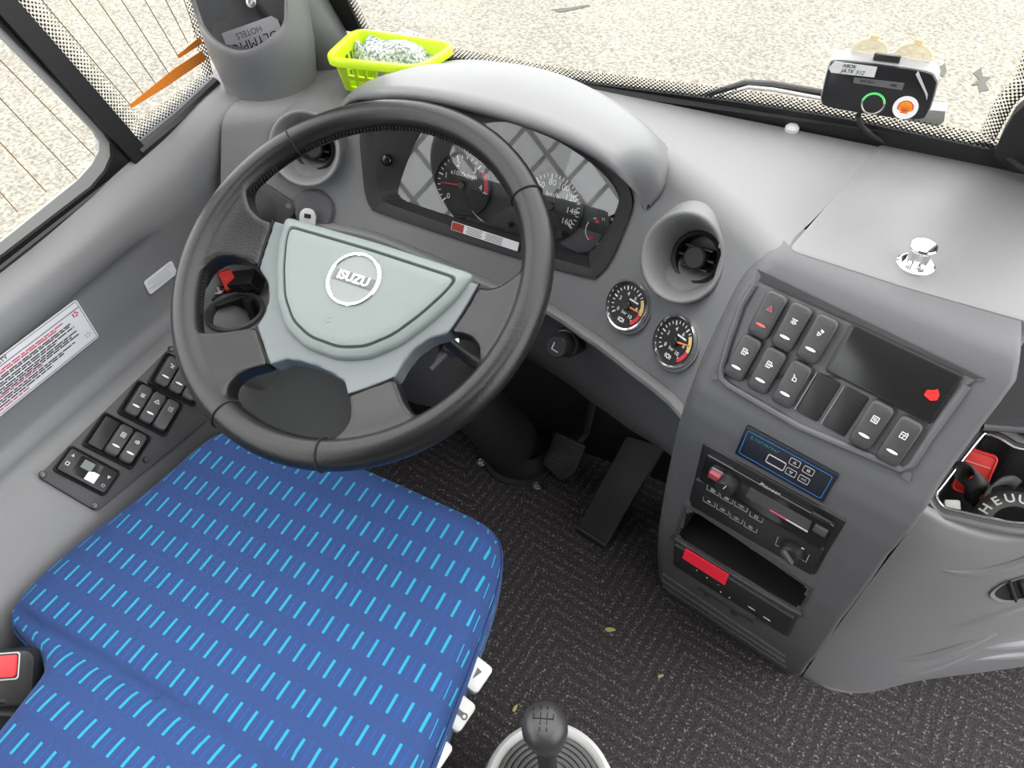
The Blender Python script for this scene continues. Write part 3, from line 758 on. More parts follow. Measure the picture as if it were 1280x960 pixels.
# ================================================================== AIR PRESSURE GAUGES
def pgauge(px, label, needle):
    P = hitF(*px); n = (nF(P) + V((0.0, 0, 0.15))).normalized(); M = frame(P + n * 0.002, HC.lerp(V((1, 0, 0)), 0.3) - V((0, 0, 0.10)), n)
    g = thing('pressure_gauge', label, 'gauge', P, 'round air gauges on the fascia')
    r = 0.0300
    MB().lathe([(0.0365, -0.004), (0.037, 0.0015), (0.035, 0.003), (0.033, 0.001)], M, 48).build('seat_ring', GREY, g)
    MB().lathe([(r + 0.003, -0.006), (r + 0.003, 0.005), (r + 0.0015, 0.0072), (r - 0.0005, 0.0068), (r - 0.0015, 0.003)], M, 56).build('rim', CHROME, g)
    d = MB().lathe([(r, 0.0025), (0, 0.0025)], M, 48).build('dial_face', FACE, g)
    tk = MB()
    for k in range(21):
        a = math.radians(225 - 270 * k / 20); big = k % 4 == 0
        tk.box((r * (0.84 - (0.09 if big else 0.06)), 0, 0.0028), (r * (0.18 if big else 0.12), r * (0.055 if big else 0.035), 0.0003), M @ Matrix.Rotation(a, 4, 'Z'))
    for s, a in (('0', 222), ('2', 165), ('4', 112), ('6', 62), ('8', 5), ('10', -48)):
        a = math.radians(a); tk.text(s, r * 0.24, M @ T(r * 0.5 * math.cos(a), r * 0.5 * math.sin(a), 0.0028))
    tk.text('bar', r * 0.22, M @ T(0, -r * 0.33, 0.0028)).box((r * 0.22, r * 0.30, 0.0028), (r * 0.5, r * 0.07, 0.0003), M)
    tk.ring(circ(r * 0.10, 16), circ(r * 0.06, 16), M @ T(0, -r * 0.68), 0.0026, 0.0029)
    tk.stroke([(-r * 0.13, -r * 0.60), (-r * 0.16, -r * 0.68), (-r * 0.13, -r * 0.76)], r * 0.035, M @ T(0, 0, 0.0027)).stroke([(r * 0.13, -r * 0.60), (r * 0.16, -r * 0.68), (r * 0.13, -r * 0.76)], r * 0.035, M @ T(0, 0, 0.0027))
    tk.build('dial_marking', WHITE, d, smooth=False)
    def arc(a0, a1, m_, nm):
        MB().loops([[(rr * math.cos(math.radians(a0 + (a1 - a0) * k / 12)), rr * math.sin(math.radians(a0 + (a1 - a0) * k / 12)), 0.0033) for k in range(13)] for rr in (r * 0.70, r * 0.86)], False, False, False, M).build(nm, m_, d, smooth=False)
    arc(42, -6, GOLD, 'yellow_zone'); arc(-8, -50, REDP, 'red_zone')
    nd = MB().prism([(-r * .1, -r * .05), (r * .78, -r * .02), (r * .78, r * .02), (-r * .1, r * .05)], M @ RZ(needle), 0.004, 0.005).build('needle', ORNG2, g, smooth=False)
    MB().lathe([(r * 0.19, 0.003), (r * 0.19, 0.006), (r * 0.15, 0.007), (0, 0.007)], M, 24).build('needle_cap', BLACK, nd)
pgauge((787, 382), 'chrome-rimmed round air gauge nearer the dial cluster, higher of the two', 2)
pgauge((847, 427), 'chrome-rimmed round air gauge nearer the switch console, lower of the two', 16)

# ================================================================== CENTRE CONSOLE
con = thing('centre_console', 'grey centre console with rocker switches and radio slots standing right of the gear lever', 'console', pC(0.53, 0.0))
lpx = [(975, 313), (957, 325), (938, 346), (918, 372), (903, 400), (888, 432), (868, 475), (846, 535), (832, 600), (822, 660), (820, 700), (823, 728), (828, 736)]
rpx = [(1275, 406), (1276, 440), (1272, 478), (1230, 534), (1180, 602), (1110, 698), (1050, 780), (1010, 834), (1002, 846)]
LH = [hitC(*q) for q in lpx]; RH = [hitC(*q) for q in rpx]
def edge(H):
    q = sorted([(p.z, p.x) for p in H]); return lambda z: lerp1(z, [a for a, b in q], [b for a, b in q])
eL, eR = edge(LH), edge(RH)
PKT = [(858, 642), (872, 640), (1000, 726), (1010, 737), (1000, 757), (990, 760), (858, 680), (849, 668)]      # storage slot
pkt3 = [hitC(*q) for q in PKT]; pktP = [(p.x, p.z) for p in pkt3]
zs = []
for a, b in zip(CZ, CZ[1:]):
    n = max(1, int((b - a) / 0.006)); zs += [a + (b - a) * k / n for k in range(n)]
zs.append(0.83); zs = [z for z in zs if z >= 0.0]
rows = []
for z in zs:
    l, r = eL(z), eR(z); row = []
    p0 = pC(l, z)
    row += [p0 + V((0.012, 0.20, 0)), p0 + V((-0.002, 0.03, 0)), p0 + V((0.0005, 0.006, 0)), p0 + V((0.005, 0.001, 0))]
    NN = 64
    row += [pC(l + 0.010 + (r - l - 0.016) * k / NN, z) for k in range(NN + 1)]
    p1 = pC(r, z); row += [p1 + V((-0.002, 0.002, 0)), p1 + V((0, 0.006, 0)), p1 + V((0, 0.12, 0))]
    rows.append(row)
rows.append([p + V((0, 0.045, -0.0005)) for p in rows[-1]])
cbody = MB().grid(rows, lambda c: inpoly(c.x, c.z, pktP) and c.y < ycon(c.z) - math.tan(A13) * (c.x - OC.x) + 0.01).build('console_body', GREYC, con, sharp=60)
# switch field: raised rim around a slightly darker plate
nS = nC(V((0, 0, 0.75)))
swpx = [(952, 350), (1008, 372), (1218, 470), (1210, 486), (1136, 586), (1126, 588), (1000, 538), (902, 474), (903, 462), (944, 353)]
def onS(px, py, off=0.0):
    P0 = pC(0.5, 0.748) + nS * off
    return onplane(px, py, P0, nS)
SM = frame(onS(1055, 470), HC, nS)
def s2(px, py, off=0.0):
    q = SM.inverted() @ onS(px, py, off); return (q.x, q.y)
rim = [s2(*q) for q in smoothloop(swpx, 4)]
MB().prism(inset(rim, 0.003), SM, -0.010, 0.0008).build('switch_plate', pm('switch_plate_grey', (0.105, 0.105, 0.11), 0.5, bump=0.25, bscale=1100), con, smooth=False)
MB().tube([SM @ V((*s2(*q), 0.0015)) for q in ((944, 355), (928, 380), (914, 420), (903, 458), (902, 472), (912, 482), (1000, 533), (1126, 586), (1140, 580), (1160, 548), (1208, 482))], 0.0042, 10).build('switch_rim', GREYC, con)

def icon(mb, kind, M, s):
    def S(p, w=0.12, c=False): mb.stroke([(x * s, y * s) for x, y in p], w * s, M, 0.0003, c)
    if kind == 'warning': S([(-.6, -.5), (.6, -.5), (0, .6)], .13, True); S([(-.32, -.32), (.32, -.32), (0, .28)], .09, True)
    elif kind == 'lamp':
        S([(-.55, .25), (.55, .25)]); S([(-.4, .25), (-.25, -.05), (.25, -.05), (.4, .25)])
        for a in (-150, -120, -90, -60, -30): S([(.28 * math.cos(math.radians(a)), -.1 + .28 * math.sin(math.radians(a))), (.65 * math.cos(math.radians(a)), -.1 + .65 * math.sin(math.radians(a)))])
    elif kind == 'reading':
        S([(-.2, .6), (.5, .3)]); S([(-.1, .3), (.1, .6), (.4, .45), (.3, .1)], .12, True); S([(-.5, 0), (-.2, -.1)]); S([(.1, -.1), (.2, -.4)]); S([(-.4, -.2), (-.05, -.2), (-.05, -.65), (-.4, -.65)], .12, True)
    elif kind == 'door':
        S([(-.55, -.6), (.25, -.6), (.25, .6), (-.55, .6)], .14, True); S([(-.55, 0), (.25, 0)], .12); S([(-.15, -.6), (-.15, .6)], .1); S([(.25, .0), (.7, .0)], .14); S([(.5, .2), (.7, 0), (.5, -.2)], .12)
    elif kind == 'spray': S([(-.3, -.5), (.4, -.5), (.4, 0), (.1, .2), (-.3, 0)], .14, True); S([(-.2, .5), (-.5, .7)]); S([(-.1, .3), (-.4, .35)])
    elif kind == 'heater':
        S([(-.55, -.6), (.55, -.6), (.55, .6), (-.55, .6)], .13, True)
        for x in (-.25, 0, .25): S([(x, -.4), (x + .1, -.15), (x - .1, .1), (x, .38)], .1)
    elif kind == 'window': S([(-.55, -.55), (.55, -.55), (.55, .55), (-.55, .55)], .13, True); S([(-.55, .1), (.55, .1)]); S([(-.1, -.5), (.1, 0)]); S([(.4, .8), (.1, .2)], .1)
    elif kind == 'step': S([(-.6, .5), (0, .5), (0, 0), (.55, 0), (.55, .5)], .16); S([(-.2, -.4), (.55, -.4)], .16)
    elif kind == 'car': S([(-.6, -.3), (.6, -.3), (.6, 0), (.3, .1), (.1, .4), (-.3, .4), (-.3, .1), (-.6, 0)], .14, True); S([(-.2, .7), (.3, .7)])
    elif kind == 'fog':
        S([(.0, -.45), (.0, .45), (.35, .3), (.5, 0), (.35, -.3)], .13, True)
        for y in (-.3, 0, .3): S([(-.2, y), (-.65, y - .1)], .11)
    elif kind == 'square': S([(-.4, -.4), (.4, -.4), (.4, .4), (-.4, .4)], .14, True)
    elif kind == 'up': S([(-.4, -.3), (.4, -.3), (0, .4)], .13, True)
    elif kind == 'down': S([(-.4, .3), (.4, .3), (0, -.4)], .13, True)
    elif kind == 'fan':
        for a in (45, 135, 225, 315):
            c, d = .32 * math.cos(math.radians(a)), .32 * math.sin(math.radians(a)); mb.prism([((c + x) * s, (d + y) * s) for x, y in circ(.2, 10, .16)], M, 0, 0.0003)
    elif kind == 'waves':
        for x in (-.35, 0, .35): S([(x, -.6), (x + .12, -.2), (x - .12, .2), (x, .6)], .14)
    elif kind == 'recirc': S([(-.6, -.35), (.4, -.35), (.6, .1), (.3, .4), (-.4, .4), (-.6, .1)], .13, True); S([(-.2, 0), (.3, 0), (.15, .15)], .12)
    elif kind == 'vent': S([(-.7, .3), (-.3, .1), (-.3, -.3), (.3, -.4)], .12); S([(.1, .2), (.6, .35)]); mb.prism([((.0 + x) * s, (.4 + y) * s) for x, y in circ(.17, 10)], M, 0, 0.0003); S([(.4, -.1), (.7, -.2)])
    elif kind == 'rear': S([(-.65, .2), (-.3, -.3), (.3, -.3), (.65, .2), (.3, .4), (-.3, .4)], .12, True); S([(-.2, -.1), (-.2, .25)], .1); S([(.05, -.1), (.05, .25)], .1); S([(.25, -.1), (.25, .25)], .1)
    elif kind == 'ac': mb.text('A/C', s * 1.1, M)
def rocker(parent, M, kind, lx=0.0245, ly=0.050, red=False, light=True, lamp_on_icon=False, h=0.008, iconoff=0.0):
    def tz(y): return h * (0.98 - 0.34 * (2 * y / ly) ** 2 + 0.05 * (2 * y / ly))
    r0 = 0.0055; loops = [[(x, y, -0.004) for x, y in rrect(lx, ly, r0, 4)]]
    for ins, dz in ((0.0, 0.0030), (0.0003, 0.0014), (0.0011, 0.0003), (0.0020, 0.0)):
        loops.append([(x, y, tz(y) - dz) for x, y in rrect(lx - 2 * ins, ly - 2 * ins, r0 - ins * 0.8, 4)])
    for f in (0.66, 0.33, 0.0):
        loops.append([(x * f, y * (0.85 + 0.15 * f), tz(y * (0.85 + 0.15 * f))) for x, y in rrect(lx - 0.004, ly - 0.004, r0 - 0.0016, 4)])
    b = MB().loops(loops, True, False, True, M).build('rocker_switch', SWITCH, parent, sharp=50)
    if light:
        MB().prism([(x * .0054, y * .0014 - .0105 * ly / .05) for x, y in circ(1, 20)], M @ T(0, 0, h * 0.915), 0, 0.0006).build('indicator', pm('indicator_red', (0.8, 0.12, 0.12), 0.4) if red else WHITE, b, smooth=False)
    if kind:
        mb = MB(); icon(mb, kind, M @ T(0.0005, 0.0085 * ly / .05 + iconoff, h * 0.965), 0.0052); mb.build('symbol', pm('symbol_red', (0.45, 0.10, 0.11), 0.5) if red else PRINT if not light else WHITE, b, smooth=False)
    return b
def swM(px, py): 
    return frame(onS(px, py, 0.004) - nS * 0.003, HC, nS) @ RZ(-3)
for q, k, r in (((960, 394), 'warning', True), ((990, 409), 'lamp', False), ((1022, 424), 'reading', False), ((929, 447), 'door', False), ((959, 463), 'door', False), ((990, 480), 'spray', False), ((1089, 531), 'heater', False), ((1124, 551), 'window', False)):
    rocker(con, swM(*q), k, 0.0225, 0.050, red=r, h=0.012)
for q in ((1022, 497), (1056, 515)):
    M = swM(*q)
    MB().rbox(0.0230, 0.046, 0.0022, 0.002, 0.0006, M).build('blank_plate', GLOSSB if 0 else BLACK, con, sharp=30)
    MB().tube([(-0.0130, -0.022, 0.003), (-0.0130, 0.022, 0.003)], 0.0008, 6, M=M).build('blank_edge', STEEL, con)
# dark display window
M, w_, h_ = qframe(lambda a, b: onS(a, b, 0.003), None, (1067, 407), (1199, 468), (1162, 528), (1035, 462))
MB().rbox(w_ + 0.006, h_ + 0.004, 0.005, 0.004, 0.002, M @ T(0, 0, -0.003)).build('display_frame', BLACK, con, sharp=30)
dsp = MB().rbox(w_, h_, 0.001, 0.003, 0.0004, M @ T(0, 0, 0.002)).build('display', pm('display_smoke', (0.014, 0.014, 0.014), 0.25), con, sharp=30)
mb = MB(); i_ = M.inverted() @ onS(1166, 493, 0.006); mb.prism([(i_.x + x, i_.y + y) for x, y in [(-.006, -.004), (.001, -.006), (.0055, -.003), (.005, .002), (.001, .0065), (-.001, .004), (-.006, .0015)]], M, 0.003, 0.0036)
mb.build('red_lamp', pm('lamp_red', (0.9, 0.02, 0.02), 0.4, emit=(1, 0.02, 0.02), es=0.35), dsp, smooth=False)

def onL(px, py, off=0.0):       # lower console face (near-vertical plate)
    p = hitC(px, py)
    return p + nC(p) * off
# empty storage slot
def slot_loop(px, d, ins=0.0):
    return [hitC(*q) + nL * d for q in px]
nL = V((-math.sin(A13), -math.cos(A13), 0.0)); nL = V((-math.tan(A13), -1, 0.02)).normalized()
po = smoothloop(PKT, 3); poo = inset(po, -6)
MB().loops([[onL(*q, -0.002) for q in poo], [onL(*q, 0.003) for q in inset(po, -4)], [onL(*q, 0.003) for q in inset(po, -1)], [onL(*q, -0.004) for q in po]], False, False).build('slot_frame', pm('slot_frame_dark', (0.05, 0.05, 0.053), 0.5, bump=0.2), con, sharp=50)
a = [onL(*q, -0.003) for q in po]
MB().loops([a, [p - nL * 0.09 for p in a]], False, True).build('slot_liner', MATTE, con, smooth=False)
# recess shoulders for the radio and the lower unit
def quadplate(name, q, th, mat, parent, r=0.003, off=0.0, bev=0.0015, hit=hitC, loc=None):
    M, w_, h_ = qframe(hit, None, *q)
    o = MB().rbox(w_, h_, th, r, bev, M @ T(0, 0, off)).build(name, mat, parent, sharp=30, loc=loc)
    return o, M @ T(0, 0, off + th), w_, h_
quadplate('radio_frame', ((882, 553), (1058, 650), (1020, 718), (860, 624)), 0.006, BLACK, con, 0.004, -0.003, 0.002)
quadplate('lower_frame', ((846, 671), (1000, 772), (986, 792), (840, 704)), 0.005, pm('lower_frame_dark', (0.03, 0.03, 0.032), 0.5), con, 0.003, -0.002, 0.002)
gr = [((824, 713), (985, 822)), ((823, 721), (985, 829)), ((825, 729), (987, 836))]
for p, q in gr:
    A, B = [hitC(p[0] + (q[0] - p[0]) * t, p[1] + (q[1] - p[1]) * t) + nL * 0.0008 for t in (0.03, 0.98)]
    MB().tube([A, (A + B) / 2, B], 0.0028, 8).build('foot_groove', pm('groove_dark', (0.085, 0.085, 0.088), 0.5), con)

# ---- blue-outlined climate panel
def flat(px, py, M): 
    n = M.col[2].to_3d(); return M.inverted() @ onplane(px, py, M.translation, n)
M0, w_, h_ = qframe(hitC, None, (934, 529), (1048, 592), (1031, 627), (920, 566))
clm = thing('climate_panel', 'slim black climate control panel with a thin blue outline set above the radio', 'control panel', M0.translation)
MB().rbox(w_, h_, 0.0045, 0.002, 0.001, M0 @ T(0, 0, -0.001)).build('panel', NAVY, clm, sharp=30)
M1 = M0 @ T(0, 0, 0.0036)
MB().ring(rrect(w_ * 0.93, h_ * 0.80, 0.003), rrect(w_ * 0.93 - 0.0016, h_ * 0.80 - 0.0016, 0.0022), M1, 0, 0.0003).build('blue_outline', BLUEL, clm, smooth=False)
MB().text('E COMPACTAIR'[:1], 0.006, M1 @ T(-w_ * 0.41, h_ * 0.25), align='LEFT').build('logo_mark', TEAL, clm, smooth=False)
mb = MB()
for k in range(9): mb.stroke([(-w_ * 0.36 + k * 0.0032, h_ * 0.25 - 0.0016), (-w_ * 0.36 + k * 0.0032 + 0.0008, h_ * 0.25 + 0.0014 - 0.0006 * (k % 2)), (-w_ * 0.36 + k * 0.0032 + 0.002, h_ * 0.25 - 0.0012 * ((k + 1) % 3 - 1))], 0.0007, M1)
mb.build('brand_lettering', TEAL, clm, smooth=False)
p = flat(970, 578, M1); b_ = MB().ring(rrect(0.021, 0.0125, 0.002), rrect(0.0192, 0.0107, 0.0012), M1 @ T(p.x, p.y), 0, 0.0008).build('readout_frame', PRINT, clm, smooth=False)
for q, k in (((994, 578), 'up'), ((989, 590), 'down'), ((1011, 588), 'fan'), ((1005, 599), 'ac')):
    p = flat(*q, M1); Mb = M1 @ T(p.x, p.y)
    kb = MB().rbox(0.0115, 0.0095, 0.0008, 0.0015, 0.0003, Mb).build('button', NAVY, clm, sharp=30)
    mb = MB().ring(rrect(0.0115, 0.0095, 0.0015), rrect(0.0103, 0.0083, 0.001), Mb, 0.0008, 0.0011); icon(mb, k, Mb @ T(0, 0, 0.0009), 0.0042 if k != 'ac' else 0.0032); mb.build('symbol', PRINT, kb, smooth=False)

# ---- radio
M0, w_, h_ = qframe(hitC, None, (889, 563), (1045, 652), (1031, 682), (876, 594))
rad = thing('car_radio', 'black car radio with round volume knob and grey display slot in the console', 'radio', M0.translation)
MB().rbox(w_, h_, 0.010, 0.003, 0.0015, M0 @ T(0, 0, -0.002)).build('faceplate', GLOSSB, rad, sharp=30)
M1 = M0 @ T(0, 0, 0.0082)
p = flat(911, 602, M1); Mk = M1 @ T(p.x, p.y)
k_ = MB().lathe([(0.0135, 0), (0.0135, 0.003), (0.012, 0.004), (0.0115, 0.012), (0.0095, 0.0138), (0, 0.0138)], Mk, 40).build('volume_knob', BLACK, rad)
MB().stroke([(0.0, 0.002), (0.002, 0.009)], 0.0008, Mk @ T(0, 0, 0.0138)).build('knob_mark', WHITE, k_, smooth=False)
pts = [flat(*q, M1) for q in ((938, 609), (1015, 652), (1009, 666), (932, 620))]
sl = MB().prism([(q.x, q.y) for q in pts], M1, -0.001, 0.0006).build('display_slot', SLOTG, rad, smooth=False)
a, b, c = flat(964, 638, M1), flat(982, 648.5, M1), flat(1009, 664, M1)
MB().stroke([(a.x, a.y + .001), (b.x, b.y + .001)], 0.0028, M1 @ T(0, 0, 0.0008)).build('pink_strip', pm('pink_print', (0.7, 0.10, 0.28), 0.5), sl, smooth=False)
MB().stroke([(b.x + .001, b.y + .0008), (c.x, c.y + .0008)], 0.0020, M1 @ T(0, 0, 0.0008)).build('white_strip', WHITE, sl, smooth=False)
p = flat(962, 611, M1); a, b = flat(952, 606, M1), flat(972, 617, M1)
MB().text('Pioneer', 0.0078, M1 @ T(p.x, p.y) @ RZ(math.degrees(math.atan2(b.y - a.y, b.x - a.x))), shear=0.2).build('brand_lettering', PRINT, rad, smooth=False)
p = flat(1026, 662, M1); MB().rbox(0.014, 0.012, 0.003, 0.001, 0.0006, M1 @ T(p.x, p.y)).build('eject_button', SLOTG, rad, sharp=30)
p = flat(1031, 650, M1); MB().rbox(0.022, 0.006, 0.002, 0.001, 0.0006, M1 @ T(p.x - .004, p.y)).build('flap', BLACK, rad, sharp=30)
# red plug by the knob
P = M1 @ flat(897, 590, M1)
usb = thing('usb_stick', 'small red plug stuck into the radio beside its volume knob', 'plug', P)
Mu = frame(P, M1.col[0].to_3d(), M1.col[2].to_3d())
MB().rbox(0.014, 0.010, 0.012, 0.002, 0.001, Mu @ T(0, 0, -0.002)).build('body', pm('dull_red', (0.32, 0.05, 0.07), 0.4), usb, sharp=30)
MB().ring(rrect(0.018, 0.013, 0.004), rrect(0.0155, 0.0105, 0.003), Mu, 0.001, 0.004).build('collar', STEEL, usb, sharp=30)

# ---- heater control unit
M0, w_, h_ = qframe(hitC, None, (876, 596), (1031, 684), (1017, 714), (862, 627))
htr = thing('heater_control', 'black heater control strip with icon buttons and a round fan knob below the radio', 'control panel', M0.translation)
MB().rbox(w_, h_, 0.008, 0.002, 0.001, M0 @ T(0, 0, -0.002)).build('faceplate', BLACK, htr, sharp=30)
M1 = M0 @ T(0, 0, 0.0062)
for q, k in (((892, 612), 'door'), ((909, 622), 'recirc'), ((927, 632), 'vent'), ((946, 645), 'square'), ((887, 626), 'fan'), ((904, 636), 'recirc'), ((921, 647), 'vent'), ((939, 658), 'waves')):
    p = flat(*q, M1); Mb = M1 @ T(p.x, p.y)
    kb = MB().rbox(0.0165, 0.0125, 0.0012, 0.0015, 0.0004, Mb).build('button', BLACK, htr, sharp=30)
    mb = MB(); icon(mb, k, Mb @ T(0, 0, 0.0013), 0.0048); mb.stroke([(-.008, .004), (-.008, -.0055), (.008, -.0055), (.008, .004)], 0.0005, Mb @ T(0, 0, 0.0012)); mb.build('symbol', PRINT, kb, smooth=False)
p = flat(990, 687, M1); Mb = M1 @ T(p.x, p.y)
k_ = MB().lathe([(0.014, 0), (0.0135, 0.008), (0.012, 0.0095), (0, 0.0095)], Mb, 36).build('fan_knob', BLACK, htr)
MB().rbox(0.006, 0.022, 0.006, 0.002, 0.001, Mb @ RZ(40) @ T(0, 0, 0.009)).build('knob_grip', SWITCH, k_, sharp=30)
mb = MB(); mb.stroke([(-.019, .010), (-.019, -.009), (.019, -.009), (.019, .010)], 0.0007, Mb @ T(0, 0, 0.0001)); mb.build('knob_outline', PRINT, htr, smooth=False)
mb = MB(); icon(mb, 'fan', Mb @ T(0.010, 0.0145), 0.004); mb.build('fan_symbol', WHITE, htr, smooth=False)

# ---- lower unit with the red display
M0, w_, h_ = qframe(hitC, None, (848, 676), (995, 771), (983, 788), (842, 702))
tcg = thing('tachograph', 'black recorder unit with a bright red display bar, lowest in the console', 'recorder', M0.translation)
MB().rbox(w_, h_, 0.009, 0.002, 0.001, M0 @ T(0, 0, -0.002)).build('faceplate', BLACK, tcg, sharp=30)
M1 = M0 @ T(0, 0, 0.0072)
pts = [flat(*q, M1) for q in ((857, 686), (911, 719), (906, 731), (853, 697))]
MB().prism([(q.x, q.y) for q in pts], M1, -0.001, 0.0008).build('red_display', pm('red_display', (0.55, 0.01, 0.03), 0.4, emit=(1, 0.02, 0.05), es=0.28), tcg, smooth=False)
mb = MB().tube([M1 @ flat(875, 730, M1), M1 @ flat(945, 773, M1)], 0.0085, 12); mb.build('paper_door', BLACKT, tcg)
for q in ((886, 738), (921, 761)):
    p = flat(*q, M1); MB().lathe([(0.0055, 0), (0.0055, 0.0085), (0.0045, 0.0095), (0, 0.0095)], M1 @ T(p.x, p.y), 20).build('round_button', BLACK, tcg)
for q, s, mt in (((871, 713), 1, WHITE), ((884, 722), 1, WHITE), ((898, 731), 1, PRINT), ((901, 740), 1.2, WHITE), ((912, 747), 1.2, WHITE), ((899, 751), 1.2, REDP)):
    p = flat(*q, M1); MB().prism([(p.x + x * .0011 * s, p.y + y * .0008 * s) for x, y in circ(1, 10)], M1, 0, 0.0005).build('tiny_mark', mt, tcg, smooth=False)
for q in ((939, 760), (958, 773)):
    p = flat(*q, M1); MB().prism([(p.x + x, p.y + y) for x, y in ((-.005, .0003), (0, -.0016), (.006, -.0003), (.001, .0012))], M1, 0, 0.0006).build('bright_mark', WHITE, tcg, smooth=False)

# ================================================================== SIDE POD right of the console
pod = thing('side_console', 'rounded grey bin panel right of the switch console with an open tray full of straps', 'console', V((0.85, 0.22, 0)))
PROWS = [  # (left y, right y) and pixel polylines, top to bottom
    ([(1280, 474), (1300, 478), (1340, 486), (1420, 500)], 0.150, 0.20),
    ([(1222, 548), (1280, 552), (1340, 560), (1420, 575)], 0.158, 0.24),
    ([(1152, 640), (1190, 660), (1240, 675), (1290, 676), (1340, 668), (1420, 648)], 0.152, 0.24),
    ([(1130, 672), (1195, 702), (1262, 712), (1335, 700), (1420, 672)], 0.145, 0.25),
    ([(1080, 738), (1150, 775), (1225, 782), (1310, 760), (1420, 718)], 0.143, 0.29),
    ([(1035, 800), (1095, 836), (1165, 828), (1255, 802), (1420, 752)], 0.141, 0.33),
    ([(1008, 838), (1050, 858), (1095, 858), (1165, 842), (1420, 775)], 0.140, 0.36),
    ([(1003, 846), (1042, 863), (1085, 866), (1150, 851), (1280, 833), (1420, 806)], None, None),
]
def podrow(px, y0, y1, n=40):
    q = resample(px, n); out = []
    for i, p in enumerate(q):
        t = i / (n - 1)
        if y0 is None: out.append(G(p.x, p.y, z=0.0))
        else: out.append(G(p.x, p.y, y=y0 + (y1 - y0) * (0.15 * t + 0.85 * t ** 1.6)))
    return out
PR = [podrow(*r) for r in PROWS]
fine = []
for j in range(2, len(PR) - 1):
    for k in range(5):
        t = k / 5; row = []
        for i in range(40):
            a, b, c, d = PR[max(2, j - 1)][i], PR[j][i], PR[j + 1][i], PR[min(len(PR) - 1, j + 2)][i]
            p = 0.5 * ((2 * b) + (c - a) * t + (2 * a - 5 * b + 4 * c - d) * t * t + (3 * b - a - 3 * c + d) * t ** 3)
            row.append(p)
        fine.append(row)
fine.append(PR[-1])
# moulded ridges flowing across the face
def ridge(c):
    s = 0
    u, vv = project(c)
    return s
lo = fine[0]
toplip = [p + V((0, 0.003, 0.004)) for p in lo]; toplip2 = [p + V((-0.001, 0.010, 0.005)) for p in lo]
MB().grid([toplip2, toplip] + fine).build('pod_face', GREY, pod, sharp=75)
# raised flowing ridges
def surf(px, py):
    best = None
    d = ray(px, py).normalized()
    for r in range(len(fine) - 1):
        for i in range(39):
            for tri in ((fine[r][i], fine[r][i + 1], fine[r + 1][i + 1]), (fine[r][i], fine[r + 1][i + 1], fine[r + 1][i])):
                h = intersect_ray_tri(tri[0], tri[1], tri[2], d, CAM, True)
                if h is not None: return h
    return None
from mathutils.geometry import intersect_ray_tri
for line, rr in (([(1170, 712), (1205, 716), (1240, 712), (1275, 702), (1300, 690)], 0.004), ([(1180, 785), (1215, 777), (1250, 766), (1300, 748)], 0.004), ([(1120, 826), (1165, 818), (1205, 806), (1245, 792)], 0.005), ([(1110, 846), (1160, 836), (1210, 818), (1222, 812)], 0.004), ([(1225, 812), (1255, 806), (1300, 800)], 0.005), ([(1215, 826), (1250, 820), (1300, 816)], 0.004)):
    pts = [surf(*q) for q in resample(line, 14)]; pts = [p for p in pts if p]
    if len(pts) > 3:
        n_ = len(pts); MB().tube([p + V((0, 0.003, 0)) for p in pts], [2.3 * rr * (0.25 + 0.75 * math.sin(PI * ((i + 0.3) / n_ if line[-1][0] < 1260 else min(0.5, (i + 0.3) / n_ * 0.8)))) for i in range(n_)], 10).build('moulded_ridge', GREY, pod)
# slatted vent at the right edge
pts = [(1238, 741), (1250, 730), (1270, 722), (1300, 714), (1315, 716), (1312, 732), (1290, 745), (1262, 751), (1246, 749)]
q3 = [surf(*q) for q in smoothloop(pts, 3)]; q3 = [p for p in q3 if p]
if len(q3) > 8:
    c = sum(q3, V()) / len(q3); nv = (CAM - c).normalized()
    MB().loops([[p + V((0, 0.004, 0)) for p in q3], [p - V((0, 0.003, 0)) for p in q3], [c + (p - c) * 0.86 - V((0, 0.002, 0)) for p in q3]], False, False).build('vent_rim', GREY, pod)
    MB().loops([[c + (p - c) * 0.88 - V((0, 0.0012, 0)) for p in q3]], False, True).build('vent_hole', MATTE, pod, smooth=False)
    for sx in (1262, 1276, 1290): 
        a, b = surf(sx, 724), surf(sx + 8, 748)
        if a and b: MB().tube([a - V((0, .004, 0)), b - V((0, .004, 0))], 0.0022, 8).build('vent_slat', BLACK, pod)
# top tray: rim, black gasket, bright trim and bin
tray = [(1172, 618), (1180, 606), (1225, 549), (1234, 544), (1252, 550), (1275, 562), (1320, 566), (1400, 580), (1400, 640), (1320, 652), (1272, 652), (1240, 647), (1200, 638), (1180, 632)]
tz = PR[2][0].z + 0.010
TN = V((0, -0.42, 0.9)).normalized(); TP = (PR[2][4] + PR[2][18]) / 2 + V((0, 0.004, 0.018))
tl3 = lambda px, off=0.0: [onplane(q.x, q.y, TP + TN * off, TN) for q in smoothloop(px, 4)]
touter = inset(tray, -15) if area2(tray) > 0 else inset(tray, -15)
MB().loops([tl3(inset(tray, -17), -0.03), tl3(inset(tray, -15), -0.002), tl3(inset(tray, -11), 0.001), tl3(inset(tray, -8), -0.001), tl3(inset(tray, -8), -0.01)], False, False).build('tray_rim', GREY, pod, sharp=60)
MB().loops([tl3(inset(tray, -8.5), -0.003), tl3(inset(tray, -2), -0.003)], False, False).build('tray_gasket', BLACK, pod)
MB().tube(tl3(inset(tray, -1), -0.002), 0.0017, 8, closed=True).build('tray_trim', CHROME, pod)
a = tl3(tray, -0.003); MB().loops([a, [p + V((0.01, 0.01, -0.085)) for p in a]], False, True).build('tray_bin', MATTE, pod, smooth=False)
